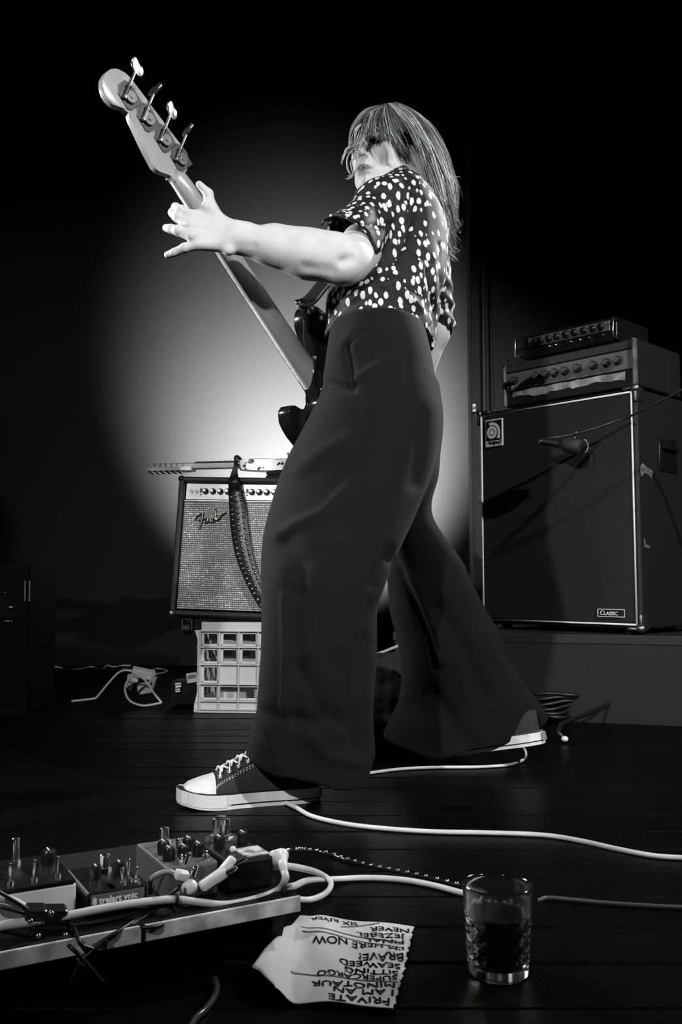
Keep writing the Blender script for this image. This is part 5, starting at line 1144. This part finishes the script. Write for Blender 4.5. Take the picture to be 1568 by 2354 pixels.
# jack lead behind the glass, its glints modelled as small steel balls
jl = thing('glinting_cable', 'dark coiled cable trailing from the pedal end, its glints built as small metal balls', 'cord', Zp(670, 1953, .03))
pts = [Zp(640, 1962, ZB + .03), Zp(664, 1954, ZB + .02), Zp(680, 1955, 0.05), Zp(700, 1955, .02), Zp(750, 1962, .005), Zp(800, 1978, .005), Zp(860, 1994, .005), Zp(930, 2007, .005), Zp(1000, 2022, .005), Zp(1056, 2036, .005)]
bm = BM(); add_tube(bm, pts, .0028, 8, 8); bobj('cord', bm, black_gloss, jl, True, True)
bm = BM(); add_cyl(bm, Zp(636, 1962, ZB + .031), Zp(664, 1954, ZB + .031), .0025, seg=8); bobj('metal_tip', bm, dull_metal, jl, True)
cs_ = catmull(pts[2:], 10); acc = 0
for a, b_ in zip(cs_, cs_[1:]):
    acc += (b_ - a).length
    if acc > 0.0155: acc = 0; bm = BM(); add_ball(bm, b_ + Vector((0, 0, .002)), .0034, seg=8); bobj('glint_ball', bm, mat('glint_steel', 0.4, 0.15, 1.0), jl, True, True)
# ---- long pale cables on the floor
cable('instrument_cable', 'long pale cable from under the front sneaker across the floor to the right', [G(640, 1838, .004), G(680, 1856, .004), G(720, 1877, .004), G(800, 1895, .004), G(900, 1906, .004), G(1000, 1912, .004), G(1100, 1914, .004), G(1200, 1917, .004), G(1270, 1922, .004), G(1340, 1934, .004), G(1420, 1952, .004), G(1500, 1967, .004), G(1568, 1972, .004), G(1680, 1976, .004), G(1900, 1960, .004), G(2300, 1920, .004), G(2700, 1880, .004)], 0.0042)
cable('instrument_cable', 'pale cable from behind the front leg curling up to the rear heel', [G(800, 1786, .004), G(850, 1777, .004), G(920, 1768, .004), G(1000, 1764, .004), G(1100, 1763, .004), G(1170, 1758, .004), G(1200, 1748, .006), P(1209, 1735, 2.26), P(1205, 1722, 2.27), P(1195, 1712, 2.3)], 0.0036)
cable('instrument_cable', 'thin dark cable on the floor to the right of the glass', [G(1240, 2070, .004), G(1260, 2064, .004), G(1330, 2070, .004), G(1420, 2078, .004), G(1568, 2086, .004), G(1760, 2090, .004), G(2100, 2060, .004)], 0.003, mat('dim_cable', 0.06, 0.35))
cable('instrument_cable', 'short curve of black cable at the bottom edge left of the song list', [G(420, 2400, .006), G(446, 2346, .004), G(470, 2322, .004), G(489, 2298, .004), G(498, 2274, .004), G(494, 2250, .004)], 0.0036, mat('glossy_black_cable', 0.03, 0.2))

# ================================================================== song list
pc = G(780, 2220)
paper = thing('song_list', 'crumpled sheet of paper with a handwritten song list beside the pedalboard', 'paper', (pc.x, pc.y, 0))
paper_m = mat('white_paper', 0.5, 0.7, noise=(9, 0.42, 0.4), bump=(20, 0.15))
cA, cB, cC, cD = [G(x, y, .003) for x, y in ((690, 2106), (951, 2135), (905, 2326), (640, 2300))]; cE = G(578, 2226, .02); cF = G(662, 2146, .016)
NU, NV = 60, 52; V = []; Fc = []
def main_pt(u, v):
    p = (cA * (1 - u) * (1 - v) + cB * u * (1 - v) + cC * u * v + cD * (1 - u) * v)
    z = 0.004 + 0.0035 * math.sin(6 * v + 2 * u) * (1 - .4 * u) + 0.003 * math.sin(9 * u - 3 * v) * (1 - u) + 0.012 * max(0, .16 - u) / .16 * v
    z += 0.004 * math.exp(-((v - .28 - .1 * u) / .07) ** 2) - 0.002 * math.exp(-((u - .1) / .06) ** 2)
    return Vector((p.x, p.y, max(z, .0015)))
for i in range(NU + 1):
    for j in range(NV + 1):
        u, v = i / NU, j / NV
        p = main_pt(u, v)
        if i == NU: p = p + ub * (0.0015 * math.sin(j * 1.2) + .001 * math.sin(j * 2.6))
        V.append(p)
for i in range(NU):
    for j in range(NV): q = i * (NV + 1) + j; Fc.append((q, q + 1, q + NV + 2, q + NV + 1))
edge = [V[j] for j in range(NV + 1)]; base = len(V); KF_ = 8
for j in range(NV + 1):
    v = j / NV; w_ = max(0.0, (v - .12) / .88)
    wid_ = w_ / .62 if w_ < .62 else 1 - (w_ - .62) / .38 * 0.98
    far = cE * 1.0 + (edge[-1] - cE) * 0.0
    for k in range(1, KF_ + 1):
        s = k / KF_; tgt = edge[j].lerp(cA.lerp(cE, min(1, v / .66)) if v < .66 else cE.lerp(edge[-1], (v - .66) / .34), 1.0)
        p = edge[j].lerp(tgt, s); p.z = edge[j].z + .016 * math.sin(s * 1.9) * min(1, wid_ * 1.4) * (1 if v < .95 else .4)
        V.append(p)
for j in range(NV):
    for k in range(KF_):
        a = j if k == 0 else base + j * KF_ + k - 1; b_ = j + 1 if k == 0 else base + (j + 1) * KF_ + k - 1
        Fc.append((a, base + j * KF_ + k, base + (j + 1) * KF_ + k, b_))
sh = mobj('sheet', V, Fc, paper_m, paper, True, True)
mod = sh.modifiers.new('thickness', 'SOLIDIFY'); mod.thickness = 0.0004; mod.offset = -1
ink = mat('marker_ink', 0.006, 0.7, spec=0.1)
def inv_uv(px, py):
    t = G(px, py, .004); u, v = .5, .5
    for _ in range(30):
        p = main_pt(u, v); e1 = (main_pt(u + .01, v) - p) / .01; e2 = (main_pt(u, v + .01) - p) / .01
        dx, dy = t.x - p.x, t.y - p.y; det = e1.x * e2.y - e1.y * e2.x
        u += (dx * e2.y - dy * e2.x) / det; v += (e1.x * dy - e1.y * dx) / det
    return u, v
MM_ = []
def write(txt, start, end, hpx, sh_=0.0):
    me = text_mesh(txt, 1.0, 0.0, 0.0, 0.1); bm = BM(); bm.from_mesh(me)
    for sx, sy in ((.025, .0), (.0, .022), (.025, .022)): bm2 = bm.copy(); bmesh.ops.translate(bm2, vec=(sx, sy, 0), verts=bm2.verts); m2 = bpy.data.meshes.new('t'); bm2.to_mesh(m2); bm2.free(); MM_.append(m2)
    for m2 in MM_: bm.from_mesh(m2); bpy.data.meshes.remove(m2)
    MM_.clear(); bm.to_mesh(me); bm.free(); xs = [v.co.x for v in me.vertices]; x0, x1 = min(xs), max(xs)
    us, vs = inv_uv(*start); ue, ve = inv_uv(*end); uh, vh = inv_uv(start[0] + 3, start[1] + hpx)
    for i, v in enumerate(me.vertices):
        f = (v.co.x - x0) / (x1 - x0); g = v.co.y / 0.72
        u = us + (ue - us) * f + (uh - us) * g; w_ = vs + (ve - vs) * f + (vh - vs) * g * (1 + .12 * math.sin(f * 29 + len(txt))) + .008 * math.sin(f * 17 + len(txt)); u += .002 * math.sin(g * 4 + f * 25)
        v.co = main_pt(min(max(u, 0.0), .995), min(max(w_, 0.0), .99)) + Vector((0, 0, .0007))
    link('handwriting', me, ink, paper, True)
for txt, s, e_, h_ in (('PRIVATE', (896, 2298), (752, 2289), 17), ('I AM AN', (905, 2277), (764, 2270), 15), ('MINOTAUR', (908, 2258), (716, 2252), 14), ('SUPERCARGO', (912, 2243), (728, 2226), 13), ('SITTING', (915, 2228), (790, 2219), 12), ('SEAWEED', (920, 2212), (778, 2202), 12), ('BRAVE?', (927, 2196), (822, 2190), 12), ("I'M HERE NOW", (928, 2178), (716, 2164), 11), ('FINAL', (928, 2164), (838, 2158), 8.5), ('JEZEBEL', (932, 2152), (818, 2146), 8.5), ('NEVER', (940, 2140), (850, 2134), 9), ('SIX RIVER', (822, 2125), (714, 2113), 9)):
    write(txt, s, e_, h_)
def strike(a, b_):
    n_ = 20; bm = BM(); L = []
    for i in range(n_ + 1):
        u, v = inv_uv(a[0] + (b_[0] - a[0]) * i / n_, a[1] + (b_[1] - a[1]) * i / n_); u = min(max(u, 0.003), .995); v = min(max(v, .005), .99)
        L.append((bm.verts.new(main_pt(u, v - .006) + Vector((0, 0, .0006))), bm.verts.new(main_pt(u, v + .006) + Vector((0, 0, .0006)))))
    for A_, B_ in zip(L, L[1:]): bm.faces.new((A_[0], A_[1], B_[1], B_[0]))
    bobj('ruled_line', bm, mat('ink_grey', 0.1, 0.6), paper, True)
strike((690, 2140), (925, 2168)); strike((695, 2154), (928, 2180)); strike((669, 2232), (915, 2258)); strike((783, 2137), (873, 2127))

# ================================================================== drinking glass
gc_ = G(1146, 2236); gR = 0.0395
glass_m = mat('clear_glass', 0.98, 0.1, trans=1.0, ior=1.5)
Hg = 0.098
def cut(a, z):
    if z < 0.016 or z > 0.07: return 0.0
    k = 12; ph_ = (a * k / (2 * pi)); zz_ = (z - .016) / .018
    d1 = abs(((ph_ + zz_) % 1) - .5); d2 = abs(((ph_ - zz_) % 1) - .5)
    env = min(1, (z - .016) / .004, (.07 - z) / .005)
    return -0.0022 * env * max(max(0, 1 - d1 / .16), max(0, 1 - d2 / .16))
prof = [(0, 0.001), (gR * .80, 0.0), (gR * .86, 0.003)] + [(gR * (.86 + .14 * z / Hg), z) for z in np.linspace(.006, .094, 60)] + [(gR, .097), (gR - .001, .098), (gR - .0022, .097)] + [(gR * (.86 + .14 * z / Hg) - .0032, z) for z in np.linspace(.094, .014, 20)] + [(gR * .7, .0115), (0, .011)]
bm = BM(); add_lathe(bm, prof[:64], 120, Matrix.Translation(gc_), cut) if False else None
rings = []
for idx, (r, z) in enumerate(prof):
    if r < 1e-6: rings.append([bm.verts.new(gc_ + Vector((0, 0, z)))]); continue
    ring = []
    for k in range(120):
        a = 2 * pi * k / 120; rr_ = r + (cut(a, z) if 2 < idx < 63 else 0); ring.append(bm.verts.new(gc_ + Vector((rr_ * math.cos(a), rr_ * math.sin(a), z))))
    rings.append(ring)
for A_, B_ in zip(rings, rings[1:]):
    for k in range(120):
        k2 = (k + 1) % 120
        if len(A_) == 1: bm.faces.new((A_[0], B_[k2], B_[k]))
        elif len(B_) == 1: bm.faces.new((A_[k], A_[k2], B_[0]))
        else: bm.faces.new((A_[k], A_[k2], B_[k2], B_[k]))
gl = thing('drinking_glass', 'cut-glass tumbler standing on the dark floor at lower right', 'glass', gc_)
bobj('tumbler', bm, glass_m, gl, True, auto=28)
def inr(z): return gR * (.86 + .14 * z / Hg) - .0037
bm = BM(); add_lathe(bm, [(0, .0118), (gR * .68, .0123), (inr(.0155), .0155)] + [(inr(z), z) for z in np.linspace(.018, .066, 12)] + [(0, .066)], 64, Matrix.Translation(gc_))
tag(bobj('drink', bm, mat('dark_drink', 0.02, 0.02, trans=0.6, ior=1.33), auto=40), 'dark drink filling two thirds of the tumbler', 'drink')

# ================================================================== far left: power strip, boxes, cables
ps = thing('power_strip', 'white power strip with plugs on the dark floor left of the crate', 'power strip', G(320, 1585))
py_ = 3.35
for (px, py, sx, sz, rz_) in ((330, 1548, .085, .03, -.4), (332, 1582, .05, .03, .2), (305, 1560, .04, .018, -.5)):
    bm = BM(); add_box(bm, (sx, .05, sz), P(px, py, py_ + (.02 if px == 330 else 0)), Euler((0.2, rz_ * -.6, .3)), bevel=.006); bobj('socket_block' if px == 330 else 'plug_body', bm, mat('dusty_white_plastic', .5, .45, noise=(30, .25, .2)), ps, True)
for (px, py) in ((345, 1578), (352, 1570), (300, 1570)):
    bm = BM(); add_box(bm, (.02, .03, .045), P(px, py, py_), Euler((0, .3, 0)), bevel=.004); bobj('plug_body', bm, mat('translucent_plug', .2, .3), ps, True)
ad = thing('power_adapter', 'black power adapter with pale printed labels beside the crate', 'power adapter', G(430, 1598))
pa = P(430, 1562, 3.25)
bm = BM(); add_box(bm, (.11, .09, .085), (pa.x, pa.y + .05, .05), Euler((0, 0, -.2)), bevel=.005); bobj('case', bm, black_plastic, ad, True)
for (px, py, sx, sz, rr_) in ((441, 1558, .038, .034, .18), (410, 1575, .022, .016, .15), (409, 1587, .018, .012, .1)):
    c = P(px, py, 3.24); bm = BM(); add_box(bm, (sx, .002, sz), c, Euler((0, rr_ * -1, -.2)), bevel=.0005); lb = bobj('printed_label', bm, mat('label_pale', .5, .5), ad, True)
    bm = BM(); add_box(bm, (sx * .8, .001, sz * .4), c + Vector((0, -.002, sz * .12)), Euler((0, rr_ * -1, -.2))); bobj('label_print', bm, mat('label_print_grey', .14, .5), lb, True)
gcab = mat('grey_floor_cable', .3, .4)
for lab, pts in (
 ('pale cable lying along the floor at far left', [(85, 1530), (130, 1533), (165, 1540), (210, 1533), (235, 1538), (246, 1529), (262, 1533), (280, 1530), (300, 1528)]),
 ('grey cable arching over the power strip down to the right', [(225, 1600), (215, 1606), (165, 1612)][::-1] + [(250, 1570), (275, 1545), (300, 1542), (330, 1560), (355, 1595), (372, 1616)]),
 ('grey cable looping under the power strip', [(312, 1545), (292, 1568), (288, 1590), (300, 1612), (330, 1622), (370, 1616)]),
 ('short pale cable between the power strip and the adapter', [(336, 1548), (360, 1537), (385, 1542), (370, 1548), (345, 1550)])):
    tag(tube_obj('floor_cable', [G(x, max(y, 1530), .006) if lab[0] != 'g' else P(x, y, 3.2) for x, y in pts], .0042, gcab if lab[0] != 'p' else white_cable), lab, 'cable')
lg_ = thing('equipment_case', 'dark equipment case with small metal fittings at the far left edge', 'case', P(5, 1480, 3.0) * 1.0)
lg_.location.z = 0
c0 = P(-40, 1480, 3.05); bm = BM(); add_box(bm, (.30, .3, .5), (c0.x, c0.y + .15, .25), bevel=.008); bobj('box', bm, mat('matt_black_case', 0.0015, 0.8, spec=0.08), lg_, True)
for (px, py, sx, sz) in ((26, 1396, .014, .007), (14, 1362, .005, .006), (18, 1428, .02, .005), (28, 1429, .006, .006)):
    bm = BM(); add_box(bm, (sx, .012, sz), P(px, py, 3.04), bevel=.002); bobj('latch', bm, dull_metal, lg_, True)
for px in (58, 68):
    bm = BM(); add_cyl(bm, P(px, 1335, 3.04), P(px - 1, 1382, 3.04), .0035, seg=8); bobj('rod', bm, mat('dim_rod', .25, .4, 1.0), lg_, True)
lg_['label'] = 'dark equipment case with small metal fittings at the far left edge'

# ================================================================== between and behind the legs
tag(tube_obj('pale_rod', [P(835, 1519, 2.75), P(858, 1508, 2.75), P(915, 1485, 2.75), P(960, 1466, 2.75)], .0045, mat('rod_pale', .5, .4)), 'thin pale rod seen between the two trouser legs', 'rod')
def jk(p):
    d = Ell(P(905, 1600, 2.62), (.16, .12, .12), 0).d(p); d = smin(d, Ell(P(880, 1650, 2.55), (.12, .1, .07), 0).d(p), .05); d = smin(d, Ell(P(960, 1625, 2.65), (.12, .12, .09), 0).d(p), .05)
    d = d + .016 * noise3(p * np.array([7, 7, 9.0]), 5, 3)
    return np.maximum(d, .004 - p[:, 2])
tag(sdf_obj('jacket', sdf_mesh(jk, (-.15, 2.3, -.02), (.5, 2.9, .4), .008, 16, 2.4), mat('dark_jacket', .01, .8, bump=(60, .2)), world=False), 'crumpled dark jacket on the floor behind the legs', 'jacket')
cb_ = []
for i in range(90):
    a = i * .42; r_ = .075 + .012 * math.sin(i * 1.3); c = G(1225, 1650); cb_.append(Vector((c.x + .05 + r_ * math.cos(a) * 1.25, c.y - .03 + r_ * math.sin(a), .012 + .075 * (i / 90) + .006 * math.sin(i * .9))))
e0 = G(1295, 1698, .012); cb_ += [Vector((cb_[-1].x + .09, cb_[-1].y - .03, .06)), e0 + Vector((.01, .06, .03)), e0]
ck_ = thing('cable_coil', 'coil of black cable with a pale plug end behind the rear heel', 'cable', (cb_[0].x, cb_[0].y, 0))
bm = BM(); add_tube(bm, cb_, .0065, 7, 2); bobj('coil', bm, black_rubber, ck_, True, True)
bm = BM(); add_lathe(bm, [(0, 0), (.006, 0), (.0075, .004), (.0075, .016), (.005, .02), (0, .021)], 14, Matrix.Translation(e0) @ frame_of(Vector((.2, -1, .1))).to_4x4()); bobj('plug_end', bm, white_plastic, ck_, True, True)

for o in list(COL.objects):
    b_ = o.name.split('.')[0]
    gname = {'effects_pedal': 'effects pedals on the board', 'power_cable': 'black cables on the pedalboard', 'patch_plug': 'white patch plugs on the pedalboard', 'floor_cable': 'cables by the power strip', 'instrument_cable': 'instrument cables on the floor', 'patch_cable': 'patch cables'}.get(b_)
    if gname and o.parent is None: o['group'] = gname
